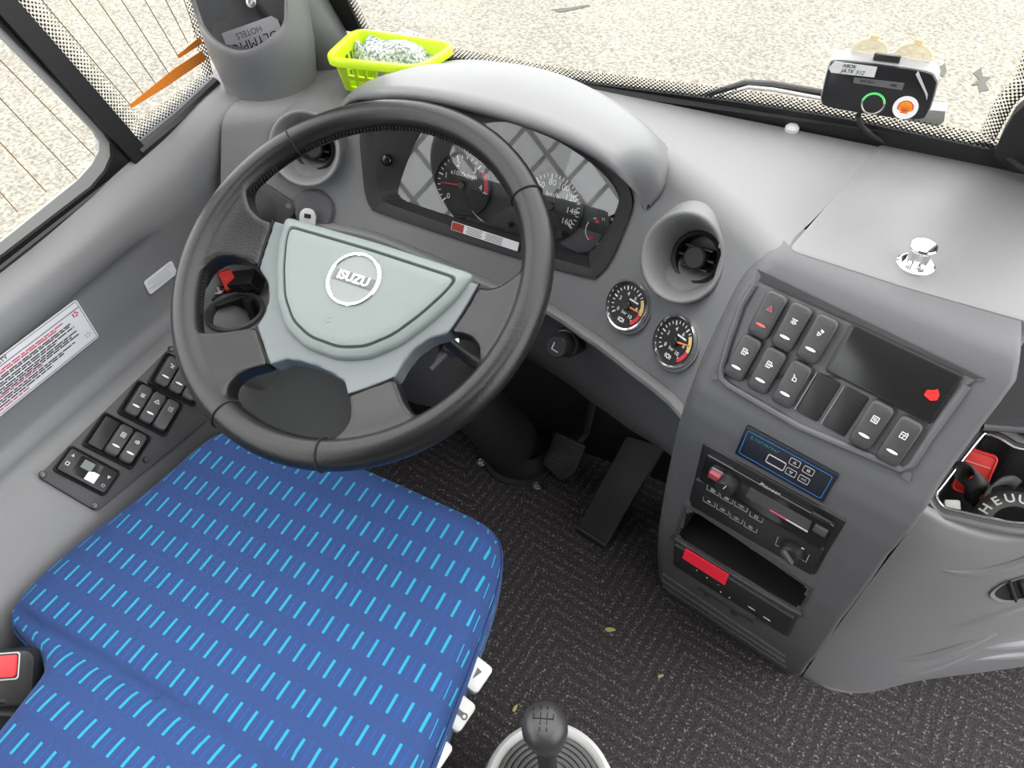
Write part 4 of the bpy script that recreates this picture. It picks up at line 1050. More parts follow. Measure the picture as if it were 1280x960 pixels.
# dark shelf behind the tray and its bright ridge
bk = [onplane(*q, TP + TN * 0.0, TN) for q in ((1232, 533), (1450, 545))]
MB().tube([onplane(*q, TP + TN * 0.004, TN) for q in ((1228, 532), (1300, 537), (1440, 552))], 0.006, 10).build('tray_ridge', GREYC, pod)
MB().grid([[onplane(1205, 531, TP, TN), onplane(1440, 552, TP, TN)], [V((0.63, 0.26, 0.822)), V((1.0, 0.26, 0.822))]]).build('tray_back', GREYC, pod, smooth=False)

# straps and red case in the tray
def strap(name, pts, wd, mat, label, cat, axis, group=None):
    P = smoothloop(pts, 6, False); base = min(P, key=lambda p: p.z)
    mb = MB(); L1 = [p - axis * wd / 2 for p in P]; L2 = [p + axis * wd / 2 for p in P]
    mb.grid([L1, L2]); o = mb.build(name, mat, smooth=True, loc=base, solid=0.0022); return tag(o, label, cat, group), P
def tp(px, py, d): return onplane(px, py, TP - TN * d, TN)
STRAPM = pm('strap_charcoal', (0.045, 0.043, 0.042), 0.7, bump=0.4, bscale=600)
c = tp(1270, 652, 0.012)
loopM = frame(c, V((1, 0, 0)), V((-0.1, -0.55, 0.83)))
lp = []
R1, R2 = 0.046, 0.027
pts = [(math.radians(a)) for a in range(-10, 196, 6)]
sb = MB().loops([[loopM @ V((R1 * math.cos(a), R1 * math.sin(a) - 0.01, z)) for a in pts] for z in (0,)] + [[loopM @ V((R2 * math.cos(a), R2 * math.sin(a) - 0.01, 0.010)) for a in pts]], False, False, False)
so_ = sb.build('lettered_strap', STRAPM, smooth=True, loc=c, solid=0.002); tag(so_, 'charcoal strap with pale letters curling at the front of the side tray', 'strap')
tx = MB()
for ch, a in zip('HEUUB', (160, 136, 113, 91, 70)):
    ar = math.radians(a); rm = (R1 + R2) / 2
    tl = math.atan2(0.010, R1 - R2)
    Mc = loopM @ T(rm * math.cos(ar), rm * math.sin(ar) - 0.01, 0.0066) @ RZ(a - 90) @ Matrix.Rotation(-tl, 4, 'X')
    tx.text(ch, 0.0165, Mc, bold=0.0003)
tx.build('lettering', LGREY, so_, smooth=False)
strap('rolled_strap', [tp(1197, 600, 0.02), tp(1205, 586, 0.004), tp(1222, 590, -0.004), tp(1227, 604, 0.004), tp(1216, 612, 0.02), tp(1214, 630, 0.05)], 0.030, STRAPM, 'wide charcoal strap rolled up at the left end of the side tray', 'strap', V((0.75, 0.1, -0.55)).normalized())
strap('folded_strap', [tp(1236, 640, 0.05), tp(1233, 618, 0.012), tp(1244, 604, 0.0), tp(1262, 600, 0.008), tp(1272, 606, 0.03)], 0.014, STRAPM, 'narrow dark strap looped behind the lettered strap in the tray', 'strap', V((0.3, 0.6, 0.6)).normalized())
P = tp(1218, 590, 0.035)
rc = thing('red_case', 'translucent red plastic case standing upright among the straps in the tray', 'case', P)
Mr = frame(P, V((1, -0.1, 0.1)), V((-0.2, -0.75, 0.6)))
MB().rbox(0.036, 0.058, 0.012, 0.006, 0.002, Mr).build('shell', REDPL, rc, sharp=30)
MB().ring(rrect(0.036, 0.058, 0.006), rrect(0.031, 0.053, 0.004), Mr, 0.010, 0.0135, 0.0005).build('edge', pm('bright_red', (0.85, 0.05, 0.05), 0.3), rc, sharp=30)
MB().box((0, 0.012, 0.0125), (0.028, 0.0015, 0.001), Mr).build('seam', pm('pink_line', (0.8, 0.3, 0.3), 0.5), rc, smooth=False)
P = tp(1189, 632, 0.035)
tag(MB().rbox(0.018, 0.014, 0.006, 0.003, 0.001, frame(P, V((1, .4, 0)), V((0, -.5, .8)))).build('white_wrapper', LGREY, sharp=30, loc=P), 'small pale wrapper lying in the left corner of the side tray', 'wrapper')

# ================================================================== STEERING WHEEL
TW = math.radians(26)
WC = V((0, 0, 0.78)); WNn = V((0, -math.sin(TW), math.cos(TW)))
WM = frame(WC, V((1, 0, 0)), WNn)
whl = thing('steering_wheel', 'four-spoke steering wheel with black leather rim and grey-green hub before the blue seat', 'steering wheel', WC)
def dish(r): return -0.024 * (1 - sstep((r - 0.115) / 0.085))
mir = lambda P: [(-x, y) for x, y in P][::-1]
webR = [(0.1415, 0.0325), (0.152, 0.0295), (0.168, 0.034), (0.182, 0.050), (0.190, 0.072), (0.205, 0.060), (0.208, 0.0), (0.200, -0.075), (0.183, -0.075), (0.184, -0.052), (0.176, -0.036), (0.160, -0.027), (0.146, -0.0255), (0.131, -0.027), (0.137, 0.0)]
webB = [(0.0945, -0.0945), (0.106, -0.104), (0.122, -0.117), (0.138, -0.126), (0.155, -0.128), (0.166, -0.120), (0.175, -0.128), (0.140, -0.165), (0.095, -0.195), (0.055, -0.205), (0.045, -0.192), (0.066, -0.184), (0.076, -0.172), (0.076, -0.155), (0.066, -0.142), (0.054, -0.130)]
def remeshed(build, name, mat, parent, voxel=0.0026, it=9, uvdish=True):
    mb = MB(); build(mb)
    bmesh.ops.recalc_face_normals(mb.bm, faces=mb.bm.faces)
    me = bpy.data.meshes.new('tmp'); mb.bm.to_mesh(me); mb.bm.free()
    o = bpy.data.objects.new('tmp', me); COL.objects.link(o)
    md = o.modifiers.new('r', 'REMESH'); md.mode = 'VOXEL'; md.voxel_size = voxel
    ms = o.modifiers.new('s', 'SMOOTH'); ms.factor = 0.5; ms.iterations = it
    dg = bpy.context.evaluated_depsgraph_get(); dg.update()
    m2 = bpy.data.meshes.new_from_object(o.evaluated_get(dg)); m2.name = name
    bpy.data.objects.remove(o); bpy.data.meshes.remove(me)
    org = W0[parent.name]
    for v in m2.vertices:
        x, y, z = v.co; r = math.hypot(x, y)
        v.co = WM @ V((x, y, z + dish(r))) - org
    for p in m2.polygons: p.use_smooth = True
    m2.materials.clear(); m2.materials.append(mat)
    r_ = bpy.data.objects.new(name, m2); COL.objects.link(r_); r_.parent = parent; W0[r_.name] = org
    return r_
RC, RT = 0.2095, 0.0178
def rim_build(mb):
    N_ = 120; pts = []; rad = []
    for i in range(N_):
        a = 2 * PI * i / N_; pts.append((RC * math.cos(a), RC * math.sin(a), 0.0)); rad.append(RT)
    mb.tube(pts, rad, 18, closed=True)
    for P in (webR, mir(webR), webB, mir(webB)):
        mb.prism(roundpoly(P, 0.006, 3), ID, -0.017, 0.0085)
rimo = remeshed(rim_build, 'rim', LEATHER, whl)
# stitched seams round the rim
for a in (140, 43, -108, -72):
    r = math.radians(a); c, s = math.cos(r), math.sin(r)
    MB().tube([WM @ V(((RC + (RT + 0.0004) * math.cos(t)) * c, (RC + (RT + 0.0004) * math.cos(t)) * s, (RT + 0.0004) * math.sin(t) + dish(RC + (RT) * math.cos(t)))) for t in [2 * PI * k / 28 for k in range(28)]], 0.0010, 6, closed=True).build('rim_seam', MATTE, rimo)
# stitching along the inside of the rim
st = MB()
for a0, a1 in ((48, 138), (150, 168), (190, 214), (-34, -10), (12, 30)):
    n = int(abs(a1 - a0) * 0.75)
    for k in range(n):
        a = math.radians(a0 + (a1 - a0) * k / n); b = a + 0.010
        q = [(RC + (RT + 0.0002) * math.cos(math.radians(t)), (RT + 0.0002) * math.sin(math.radians(t)), u) for t, u in ((176, a), (190, (a + b) / 2), (203, b))]
        st.tube([WM @ V((rr * math.cos(u), rr * math.sin(u), z + dish(rr))) for rr, z, u in q], 0.0007, 5)
o = st.build('stitching', pm('stitch_thread', (0.03, 0.03, 0.03), 0.7), rimo); o['kind'] = 'stuff'
# hub base: four short grey arms
armR = [(0.0, 0.040), (0.100, 0.040), (0.1405, 0.0335), (0.136, 0.0), (0.1305, -0.0275), (0.111, -0.040), (0.099, -0.058), (0.0945, -0.078), (0.094, -0.095), (0.0535, -0.1305), (0.040, -0.1175), (0.020, -0.1135), (0.0, -0.1125)]
hubpoly = armR + [(-x, y) for x, y in armR[::-1] if x > 0]
def hub_build(mb): mb.prism(hubpoly, ID, -0.017, 0.0078)
remeshed(hub_build, 'hub_base', HUBB, whl, 0.0024, 6)
# seam lines where leather meets the grey arms
for P in ([(0.141, 0.034), (0.1365, 0.0), (0.131, -0.027)], [(0.0942, -0.0948), (0.075, -0.113), (0.0537, -0.1303)]):
    for sx in (1, -1):
        MB().tube([WM @ V((sx * x, y, 0.0078 + dish(math.hypot(x, y)))) for x, y in smoothloop(P, 6, False)], 0.0012, 6).build('leather_edge', MATTE, rimo)
# airbag cover
padh = [(0.0, 0.046), (0.060, 0.0465), (0.112, 0.0455), (0.132, 0.0425), (0.133, 0.034), (0.117, 0.004), (0.098, -0.034), (0.074, -0.070), (0.044, -0.092), (0.0, -0.100)]
pad = padh + [(-x, y) for x, y in padh[::-1] if x > 0]
padc = [(0.0, 0.0465), (0.131, 0.0445), (0.121, 0.008), (0.105, -0.026), (0.084, -0.060), (0.056, -0.086), (0.022, -0.0985)]
padc = padc + [(-x, y) for x, y in padc[::-1] if x > 0]
def pin(d): return roundpoly(inset(padc, d), 0.010, 5)
cz = -0.024
ap_ = MB().loops([[(*p, cz - 0.012) for p in pin(0.004)], [(*p, cz + 0.006) for p in pin(0.0)], [(*p, cz + 0.0115) for p in pin(0.001)], [(*p, cz + 0.0145) for p in pin(0.004)], [(*p, cz + 0.0165) for p in pin(0.011)], [(*p, cz + 0.0140) for p in pin(0.0122)]], True, True, True, WM).build('airbag_cover', HUB, whl, sharp=40)
pi_ = pin(0.0145)
MB().loops([[(*p, cz + 0.0130) for p in pi_], [(*p, cz + 0.0166) for p in pin(0.0150)], [(*p, cz + 0.0172) for p in pin(0.0165)], [(*p, cz + 0.0180) for p in pin(0.024)]], False, True, True, WM).build('cover_panel', HUB, ap_, sharp=25)
MB().loops([[(*p, cz + 0.0145) for p in pin(0.0118)], [(*p, cz + 0.0145) for p in pin(0.0152)]], False, False, True, WM).build('cover_groove', pm('groove_green', (0.02, 0.03, 0.028), 0.7), ap_, smooth=False)
EM = WM @ T(-0.001, -0.0065, cz + 0.0178)
em = MB().ring(circ(0.0335, 56), circ(0.0290, 56), EM, 0, 0.0022, 0.0008).build('emblem_ring', CHROME, ap_, sharp=30)
MB().prism(circ(0.029, 48), EM, 0, 0.0003).build('emblem_disc', pm('emblem_grey', (0.21, 0.23, 0.23), 0.45), em, smooth=False)
MB().rbox(0.052, 0.0135, 0.0009, 0.0006, 0.0003, EM).build('emblem_bar', pm('emblem_bar_grey', (0.12, 0.13, 0.13), 0.4), em, sharp=30)
MB().text('ISUZU', 0.0152, EM @ T(0, 0.0002, 0.0009), 0.0012, sx=1.0, bold=0.0005).build('emblem_lettering', pm('emblem_bright', (0.75, 0.75, 0.75), 0.4), em, smooth=False)
mk = MB(); mk.stroke([(-.004, 0), (0, -.002), (.004, 0)], 0.0006, WM @ T(-0.007, -0.062, cz + 0.0180)).stroke([(-.004, .004), (.004, .004)], 0.0006, WM @ T(-0.007, -0.062, cz + 0.0180)); mk.build('moulded_mark', HUBB, ap_, smooth=False)

# ================================================================== STEERING COLUMN
AX = -WNn
clm_ = thing('steering_column', 'black steering column under the wheel with a bolted boot on the carpet', 'steering column', V((0.0175, 0.37, 0)))
def cpt(s, x=0.0, y=0.0): return WC + AX * s + V((1, 0, 0)) * x + (WM.col[1].to_3d()) * y
def sect(s, w_, h_, r, oy=0.0): return [cpt(s, x, y + oy) for x, y in rrect(w_, h_, r, 5)]
MB().loops([sect(0.045, 0.10, 0.10, 0.045), sect(0.075, 0.125, 0.115, 0.04), sect(0.16, 0.13, 0.13, 0.04), sect(0.27, 0.12, 0.15, 0.05), sect(0.34, 0.11, 0.12, 0.05)]).build('column_shroud', pm('shroud_black', (0.035, 0.035, 0.037), 0.5, bump=0.2), clm_)
MB().loops([sect(0.30, 0.085, 0.085, 0.04), sect(0.50, 0.10, 0.10, 0.05), sect(0.66, 0.115, 0.11, 0.055), sect(0.76, 0.125, 0.12, 0.06), sect(0.80, 0.13, 0.12, 0.06)]).build('lower_tube', RUBBER, clm_)
fl = [(p.x, p.y) for p in smoothloop([(-0.060, -0.064), (-0.075, -0.050), (-0.078, -0.03), (-0.085, 0.02), (-0.06, 0.06), (0.06, 0.06), (0.085, 0.02), (0.080, -0.03), (0.078, -0.05), (0.066, -0.064), (0.03, -0.082), (0.0, -0.088), (-0.03, -0.082)], 4)]
MB().prism(fl, T(0.0175, 0.37, 0), -0.001, 0.010, 0.002).build('floor_flange', BLACKT, clm_, sharp=30)
MB().lathe([(0.082, 0.008), (0.080, 0.022), (0.074, 0.040), (0.068, 0.06)], T(0.0175, 0.375, 0), 40).build('boot_collar', BLACK, clm_)
for q in ((601, 578), (671, 607)):
    P = G(*q, z=0.012); b = MB().lathe([(0.0105, -0.002), (0.0105, 0.002), (0.0095, 0.003), (0, 0.003)], T(*P), 24).build('flange_bolt', STEEL, clm_)
    MB().lathe([(0.0058, 0.003), (0.0058, 0.006), (0.0045, 0.007), (0.003, 0.005), (0, 0.005)], T(*P), 6).build('bolt_head', STEEL, b, smooth=False)
# stalks and bracket glimpsed through the wheel
MB().tube([cpt(0.10, 0.05, 0.0), cpt(0.11, 0.11, -0.02), cpt(0.12, 0.15, -0.03)], [0.008, 0.007, 0.009], 12).build('indicator_stalk', BLACK, clm_)
MB().tube([cpt(0.10, -0.05, 0.02), cpt(0.11, -0.12, 0.03), cpt(0.115, -0.145, 0.035)], [0.008, 0.007, 0.009], 12).build('wiper_stalk', BLACK, clm_)
MB().tube([onplane(*q, WC + AX * 0.16, WNn) for q in ((536, 459), (552, 443), (567, 428))], 0.007, 10).build('tilt_lever', GREYD, clm_)
MB().rbox(0.022, 0.016, 0.03, 0.003, 0.002, frame(onplane(572, 440, WC + AX * 0.17, WNn), V((1, 0.5, 0)), WNn)).build('lock_barrel', STEEL, clm_, sharp=30)

# ================================================================== LEFT SWITCH PLATE
PX_ = V((0.66, 0, -0.75)).normalized(); PN = V((0.75, 0, 0.66)).normalized(); PP = V((-0.336, 0, 0.4855)) + PN * 0.004
def pl_(px, py, off=0.0): return onplane(px, py, PP + PN * off, PN)
PM = frame(pl_(150, 535), PX_, PN)
def pl2(px, py): q = PM.inverted() @ pl_(px, py); return (q.x, q.y)
spl = thing('switch_plate', 'black plate with rows of rocker switches on the left ledge beside the driver seat', 'switch panel', pl_(150, 535))
plate = [pl2(*q) for q in ((47, 596), (121, 640), (272, 514), (232, 424), (216, 431))]
MB().prism(roundpoly(plate, 0.006), PM, -0.004, 0.0025, 0.001).build('plate', pm('plate_grey', (0.045, 0.045, 0.047), 0.5, bump=0.2), spl, sharp=30)
def moduleframe(tl, tr, br, bl):
    M, w_, h_ = qframe(lambda a, b: pl_(a, b, 0.003), None, tl, tr, br, bl)
    return frame(M.translation, M.col[0].to_3d(), PN), w_, h_
for tl, tr, br, bl, kinds in (((211, 443), (268, 474), (236, 506), (178, 476), ('step', 'light', 'light')), ((178, 478), (232, 509), (203, 544), (138, 513), ('lamp', 'car', 'window')), ((133, 517), (193, 549), (160, 586), (97, 554), (None, 'heater', 'fog'))):
    M, w_, h_ = moduleframe(tl, tr, br, bl)
    MB().ring(rrect(w_, h_, 0.004), rrect(w_ - 0.006, h_ - 0.006, 0.003), M, -0.001, 0.006, 0.0015).build('module_frame', BLACK, spl, sharp=30)
    MB().prism(rrect(w_ - 0.005, h_ - 0.005, 0.002), M, -0.001, 0.0012).build('module_floor', MATTE, spl, smooth=False)
    pw = (w_ - 0.010) / 3
    for i, k in enumerate(kinds):
        Mi = M @ T((i - 1) * pw, 0.0, 0.004)
        if k is None: MB().rbox(pw - 0.001, h_ - 0.010, 0.003, 0.001, 0.0006, Mi).build('blank_plate', BLACK, spl, sharp=30)
        else: rocker(spl, Mi, None if k == 'light' else k, pw - 0.0016, h_ - 0.008, light=(k != 'window'), h=0.011)
M, w_, h_ = moduleframe((89, 559), (154, 590), (127, 622), (63, 585))
mf = MB().ring(rrect(w_, h_, 0.005), rrect(w_ - 0.006, h_ - 0.006, 0.003), M, -0.001, 0.005, 0.0015).build('timer_frame', BLACK, spl, sharp=30)
tm = MB().rbox(w_ - 0.007, h_ - 0.007, 0.006, 0.003, 0.001, M).build('timer_face', BLACK, spl, sharp=30)
MB().prism(rrect(w_ * 0.42, h_ * 0.66, 0.002), M @ T(-0.002, 0.001), 0.006, 0.0063).build('timer_window', GLOSSB, tm, smooth=False)
MB().prism(rrect(w_ * 0.20, h_ * 0.30, 0.001), M @ T(-0.004, h_ * 0.14), 0.0062, 0.0066).build('timer_screen', pm('screen_grey', (0.16, 0.18, 0.17), 0.4), tm, smooth=False)
MB().prism([(-.007, -.008), (.007, -.008), (.007, .006), (-.001, .006), (-.007, .003)], M @ T(0.008, -0.004), 0.0066, 0.0076, 0.0003).build('white_tag', WHITE, tm, smooth=False)
mb = MB(); icon(mb, 'square', M @ T(-w_ * 0.36, -h_ * 0.10, 0.0061), 0.005); mb.build('button_symbol', WHITE, tm, smooth=False)
mb = MB(); mb.prism([(-.002, -.002), (.002, -.002), (0, .0025)], M @ T(-w_ * 0.36, h_ * 0.22, 0.006), 0, 0.0003); mb.build('button_symbol', PRINT, tm, smooth=False)
mb = MB(); mb.prism([(-.0025, .002), (0, -.0025), (.0025, .002)], M @ T(w_ * 0.36, h_ * 0.12, 0.006), 0, 0.0003); mb.build('button_symbol', PRINT, tm, smooth=False)
mb = MB(); icon(mb, 'square', M @ T(w_ * 0.36, -h_ * 0.2, 0.0061), 0.004); mb.build('button_symbol', PRINT, tm, smooth=False)
for q in ((53, 593), (118, 632), (213, 436), (182, 575)):
    MB().lathe([(0.0045, 0), (0.0045, 0.001), (0.0035, 0.0018), (0.0012, 0.0014), (0, 0.001)], frame(pl_(*q, 0.0025), PX_, PN), 18).build('plate_screw', pm('dark_screw', (0.10, 0.10, 0.10), 0.4, 0.8) if q[0] != 182 else BLACK, spl)

# ---- stickers on the left wall
def wallsticker(name, y0, y1, z0, z1, label, xs=-0.3985):
    c = V((xs, (y0 + y1) / 2, (z0 + z1) / 2)); M = frame(c, V((0, 1, 0)), V((1, 0, 0)))
    return M, tag(MB().prism(rrect(y1 - y0, z1 - z0, 0.004), M, -0.0004, 0.0004).build(name, PAPER, smooth=False, loc=c), label, 'sticker')
def ay(px, py): return onplane(px, py, V((-0.3985, 0, 0)), XN)
p1, p2 = ay(96, 373), ay(122, 420)
y1 = (p1.y + p2.y) / 2; y0 = -0.46; z1, z0 = p1.z, p2.z - 0.002
M, stk = wallsticker('safety_notice', y0, y1, z0, z1, 'large pale notice with rows of red and black print on the left wall')
w_, h_ = y1 - y0, z1 - z0
MB().ring(rrect(w_ - 0.004, h_ - 0.004, 0.003), rrect(w_ - 0.0052, h_ - 0.0052, 0.002), M, 0.0003, 0.0007).build('border_line', DARKP, stk, smooth=False)
REDT = pm('notice_red', (0.55, 0.06, 0.10), 0.6)
rngt = random.Random(3)
MB().text('DRIVER SEAT AND CAB WARNING FOR SAFETY', 0.0078, M @ T(w_ / 2 - 0.11, h_ * 0.41, 0.0004), align='RIGHT', bold=0.00015).build('heading', DARKP, stk, smooth=False)
MB().box((0, h_ * 0.335, 0.0006), (w_ - 0.006, 0.0008, 0.0004), M).build('heading_line', DARKP, stk, smooth=False)
for nm, mat_, rows_ in (('red_print', REDT, ((0.26, 0.01, .30), (0.215, 0.02, .30), (-0.19, 0.06, .30), (-0.40, 0.09, .30))), ('black_print', DARKP, ((0.15, 0.002, .3), (0.11, 0.005, .3), (0.045, 0.0, .3), (0.0, .03, .3), (-0.06, 0.0, .3), (-0.105, 0.01, .3), (-0.15, 0.0, .3), (-0.245, 0.01, .3), (-0.29, .03, .3), (-0.345, .05, .3)))):
    mb = MB()
    for zf, e0, e1 in rows_:
        x = -w_ / 2 + 0.01; xe = w_ / 2 - 0.022 - e0
        while x < xe:
            L_ = rngt.uniform(0.005, 0.016); L_ = min(L_, xe - x)
            mb.box((x + L_ / 2, zf * h_, 0.0006), (L_, 0.0017, 0.0003), M); x += L_ + 0.0014
    mb.build(nm, mat_, stk, smooth=False)['kind'] = 'stuff'
for dz, m_ in ((0.25, REDT), (-0.30, PRINT)):
    mb = MB()
    for a in range(5): mb.prism([(x + .0035 * math.cos(a * 1.257), y + .0028 * math.sin(a * 1.257)) for x, y in circ(0.0015, 8)], M @ T(w_ / 2 - 0.012, dz * h_), 0.0004, 0.0007)
    mb.build('corner_mark', m_, stk, smooth=False)
q1, q2, q3_, q4 = ay(180, 352), ay(215, 325), ay(221, 341), ay(187, 370)
M, stk2 = wallsticker('small_notice', (q1.y + q4.y) / 2, (q2.y + q3_.y) / 2, (q3_.z + q4.z) / 2, (q1.z + q2.z) / 2, 'small pale printed sticker on the left wall beside the steering wheel rim')
w_, h_ = (q2.y + q3_.y - q1.y - q4.y) / 2, (q1.z + q2.z - q3_.z - q4.z) / 2
mb = MB()
for k in range(5): mb.box((-0.004 * (k % 2), h_ * (0.32 - 0.15 * k), 0.0006), (w_ * (0.8 - 0.1 * (k % 3)), 0.0013, 0.0003), M)
mb.build('black_print', PRINT, stk2, smooth=False)

# ---- ledge with cup holder, guarded switch and plug behind the left spokes
ZL = 0.530
led = thing('side_ledge', 'dark grey moulded ledge with round cup holder behind the left wheel spokes', 'ledge', V((-0.33, 0.10, 0.46)))
cc = G(293, 388, z=ZL + 0.006); cr = 0.043
outer = []
for i in range(48):
    a = 2 * PI * i / 48; dx, dy = math.cos(a), math.sin(a)
    k = min((0.075 if dx > 0 else 0.06) / abs(dx) if abs(dx) > 1e-6 else 9, (0.17 if dy > 0 else 0.062) / abs(dy) if abs(dy) > 1e-6 else 9); outer.append((cc.x + dx * k, cc.y + dy * k))
inn = [(cc.x + cr * math.cos(2 * PI * i / 48), cc.y + cr * math.sin(2 * PI * i / 48)) for i in range(48)]
MB().loops([[(*p, 0.44) for p in outer], [(*p, ZL - 0.004) for p in outer], [(*p, ZL) for p in inset(outer, 0.004)], [(*p, ZL) for p in inn]], False, False).build('ledge_top', pm('ledge_grey', (0.11, 0.11, 0.112), 0.55, bump=0.2), led, sharp=40)
MC = T(cc.x, cc.y, ZL)
MB().lathe([(cr + 0.003, 0.0), (cr + 0.003, 0.006), (cr, 0.0085), (cr - 0.003, 0.006), (cr - 0.005, -0.02), (cr - 0.008, -0.07), (0, -0.07)], MC, 48).build('cup_holder', pm('cup_dark', (0.05, 0.05, 0.052), 0.5, bump=0.1), led, sharp=50)
MB().box((0.0, cr - 0.012, -0.03), (0.016, 0.008, 0.07), MC).build('cup_rib', BLACK, led, smooth=False)
P = G(283, 362, z=ZL + 0.001)
gs = thing('guarded_switch', 'red flip-up switch guard on a small black plate behind the left gap of the wheel', 'switch', P)
MS = frame(P, V((0.75, -0.5, 0)), V((0, 0, 1)))
MB().rbox(0.075, 0.055, 0.004, 0.003, 0.001, MS).build('mounting_plate', BLACK, gs, sharp=30)
prof = [(-0.020, 0.006), (0.018, 0.004), (0.022, 0.012), (0.015, 0.026), (0.0, 0.030), (-0.014, 0.024), (-0.022, 0.014)]
MB().loops([[(x, yy, z + 0.004) for x, z in prof] for yy in (-0.010, 0.010)], True, True, True, MS @ T(0, 0.008)).build('switch_guard', REDPL, gs, sharp=30)
MB().lathe([(0.011, 0.003), (0.011, 0.008), (0.008, 0.009), (0.004, 0.016), (0, 0.016)], MS @ T(0.004, -0.012), 20).build('toggle', STEEL, gs)
P = G(312, 353, z=ZL + 0.016)
tag(MB().rbox(0.046, 0.030, 0.030, 0.003, 0.0015, frame(P - V((0, 0, .012)), V((0.75, 0.25, 0.1)), V((-0.15, -0.3, 0.9)))).build('black_plug', GLOSSB, sharp=30, loc=P), 'square black plug lying beside the red switch guard above the cup holder', 'plug')

# ---- rubber booted lever and ignition lock on the fascia
P = hitF(328, 262); n = nF(P); 
blv = thing('booted_lever', 'black ribbed rubber boot on a square plate behind the upper left spoke', 'lever', P)
MQ = frame(P + n * 0.002, V((0.9, -0.3, -0.1)), (n + V((0, 0, 0.2))).normalized())
MB().rbox(0.085, 0.075, 0.014, 0.008, 0.003, MQ @ T(0, 0, -0.006)).build('mounting_plate', pm('plate_black', (0.03, 0.03, 0.031), 0.45, bump=0.2), blv, sharp=30)
pr = []
for k in range(5): pr += [(0.034 - 0.004 * k, 0.008 + 0.008 * k), (0.036 - 0.004 * k, 0.011 + 0.008 * k), (0.030 - 0.004 * k, 0.014 + 0.008 * k)]
pr += [(0.012, 0.052), (0, 0.052)]
MB().lathe(pr, MQ @ T(-0.008, -0.012), 36).build('ribbed_boot', RUBBER, blv, sharp=60)
MB().tube([(-0.008, -0.012, 0.05), (-0.012, -0.03, 0.085)], [0.008, 0.009], 12, M=MQ).build('lever_stick', BLACK, blv)
for x, y in ((0.030, 0.028), (0.030, -0.028)): MB().lathe([(0.004, 0.007), (0.004, 0.0095), (0, 0.0095)], MQ @ T(x, y), 14).build('plate_screw', STEEL, blv)
P = hitF(393, 262); n = nF(P); MI = frame(P + n * 0.002, V((1, 0, 0)), n)
ign = thing('ignition_lock', 'round dark grey ignition lock with a pale key head above the steering hub', 'ignition lock', P)
MB().lathe([(0.031, -0.004), (0.031, 0.003), (0.028, 0.006), (0.024, 0.0065), (0.012, 0.006), (0, 0.006)], MI, 44).build('lock_plate', GREYD, ign)
ky = MB(); ky.ring(roundpoly([(-.011, -.010), (.011, -.010), (.012, .006), (.006, .012), (-.006, .012), (-.012, .006)], .004), rrect(0.009, 0.006, 0.001), MI @ T(-0.004, -0.008) @ Matrix.Rotation(math.radians(60), 4, 'X') if 0 else MI @ T(-0.004, -0.006), 0.010, 0.014, 0.0008) if False else None
kp_ = roundpoly([(-.012, -.013), (.012, -.013), (.0125, .004), (.006, .012), (-.006, .012), (-.0125, .004)], .005)
MK = MI @ T(-0.004, -0.008, 0.014)
MB().prism(kp_, MK, 0, 0.004, 0.001).build('key_head', LGREY, ign, sharp=30)
MB().rbox(0.010, 0.0065, 0.0008, 0.0008, 0.0002, MK @ T(0, 0.001, 0.0038)).build('key_slot', BLACK, ign, smooth=False)
MB().lathe([(0.008, 0.004), (0.008, 0.014), (0, 0.014)], MI @ T(-0.004, -0.008), 20).build('lock_barrel', BLACK, ign)

# ================================================================== DRIVER SEAT
seat = thing('driver_seat', 'driver seat with a wide blue cushion patterned with short turquoise dashes', 'seat', V((0.0, -0.35, 0)))
spx = [(268, 538), (320, 530), (352, 538), (384, 551), (475, 588), (530, 613), (590, 640), (616, 658), (627, 686), (620, 730), (600, 790), (575, 856), (550, 920), (528, 975), (500, 1060), (300, 1300), (-200, 1110), (-60, 985), (0, 912), (28, 876), (46, 845), (42, 820), (14, 787), (5, 766), (38, 722), (100, 670), (175, 614), (222, 574)]
top = [(G(p.x, p.y, z=0.472).x, G(p.x, p.y, z=0.472).y) for p in smoothloop(spx, 4)]
if area2(top) < 0: top = top[::-1]
for _ in range(2):
    top = [((top[i - 1][0] + 2 * top[i][0] + top[(i + 1) % len(top)][0]) / 4, (top[i - 1][1] + 2 * top[i][1] + top[(i + 1) % len(top)][1]) / 4) for i in range(len(top))]
ctr = (0.02, -0.33)
def seath(x, y):
    h = 0.484 + 0.004 * math.cos(x * 9) - 0.006 * math.exp(-((y + 0.30) / 0.12) ** 2)
    s = (y + 0.42); h -= 0.008 * math.exp(-(s / 0.008) ** 2)
    if y < -0.43: h += 0.010 * sstep((-0.43 - y) / 0.06)
    return h
sl = []; uvs = {}
def ringpts(ins, z=None, k=0.0):
    P = inset(top, ins) if ins else top
    return [(x, y, z if z is not None else seath(x, y) - k) for x, y in P]
loopsS = []; uvloops = []
nrm = []
for i in range(len(top)):
    a, c = V(top[i - 1]), V(top[(i + 1) % len(top)]); d = (c - a).normalized(); nrm.append((d.y, -d.x))
def uvout(e): return [(p[0] + n[0] * e, p[1] + n[1] * e) for p, n in zip(top, nrm)]
for ins, z, e in ((0.012, 0.375, 0.105), (0.003, 0.392, 0.085), (0.0, 0.42, 0.058), (0.0, 0.445, 0.034), (0.002, 0.459, 0.019), (0.007, 0.470, 0.008)):
    loopsS.append(ringpts(ins, z)); uvloops.append(uvout(e))
for ins, k in ((0.014, 0.005), (0.023, 0.0015)):
    loopsS.append(ringpts(ins, None, k)); uvloops.append([(x, y) for x, y, z in loopsS[-1]])
base_in = [(x, y) for x, y, z in loopsS[-1]]
NR = 46
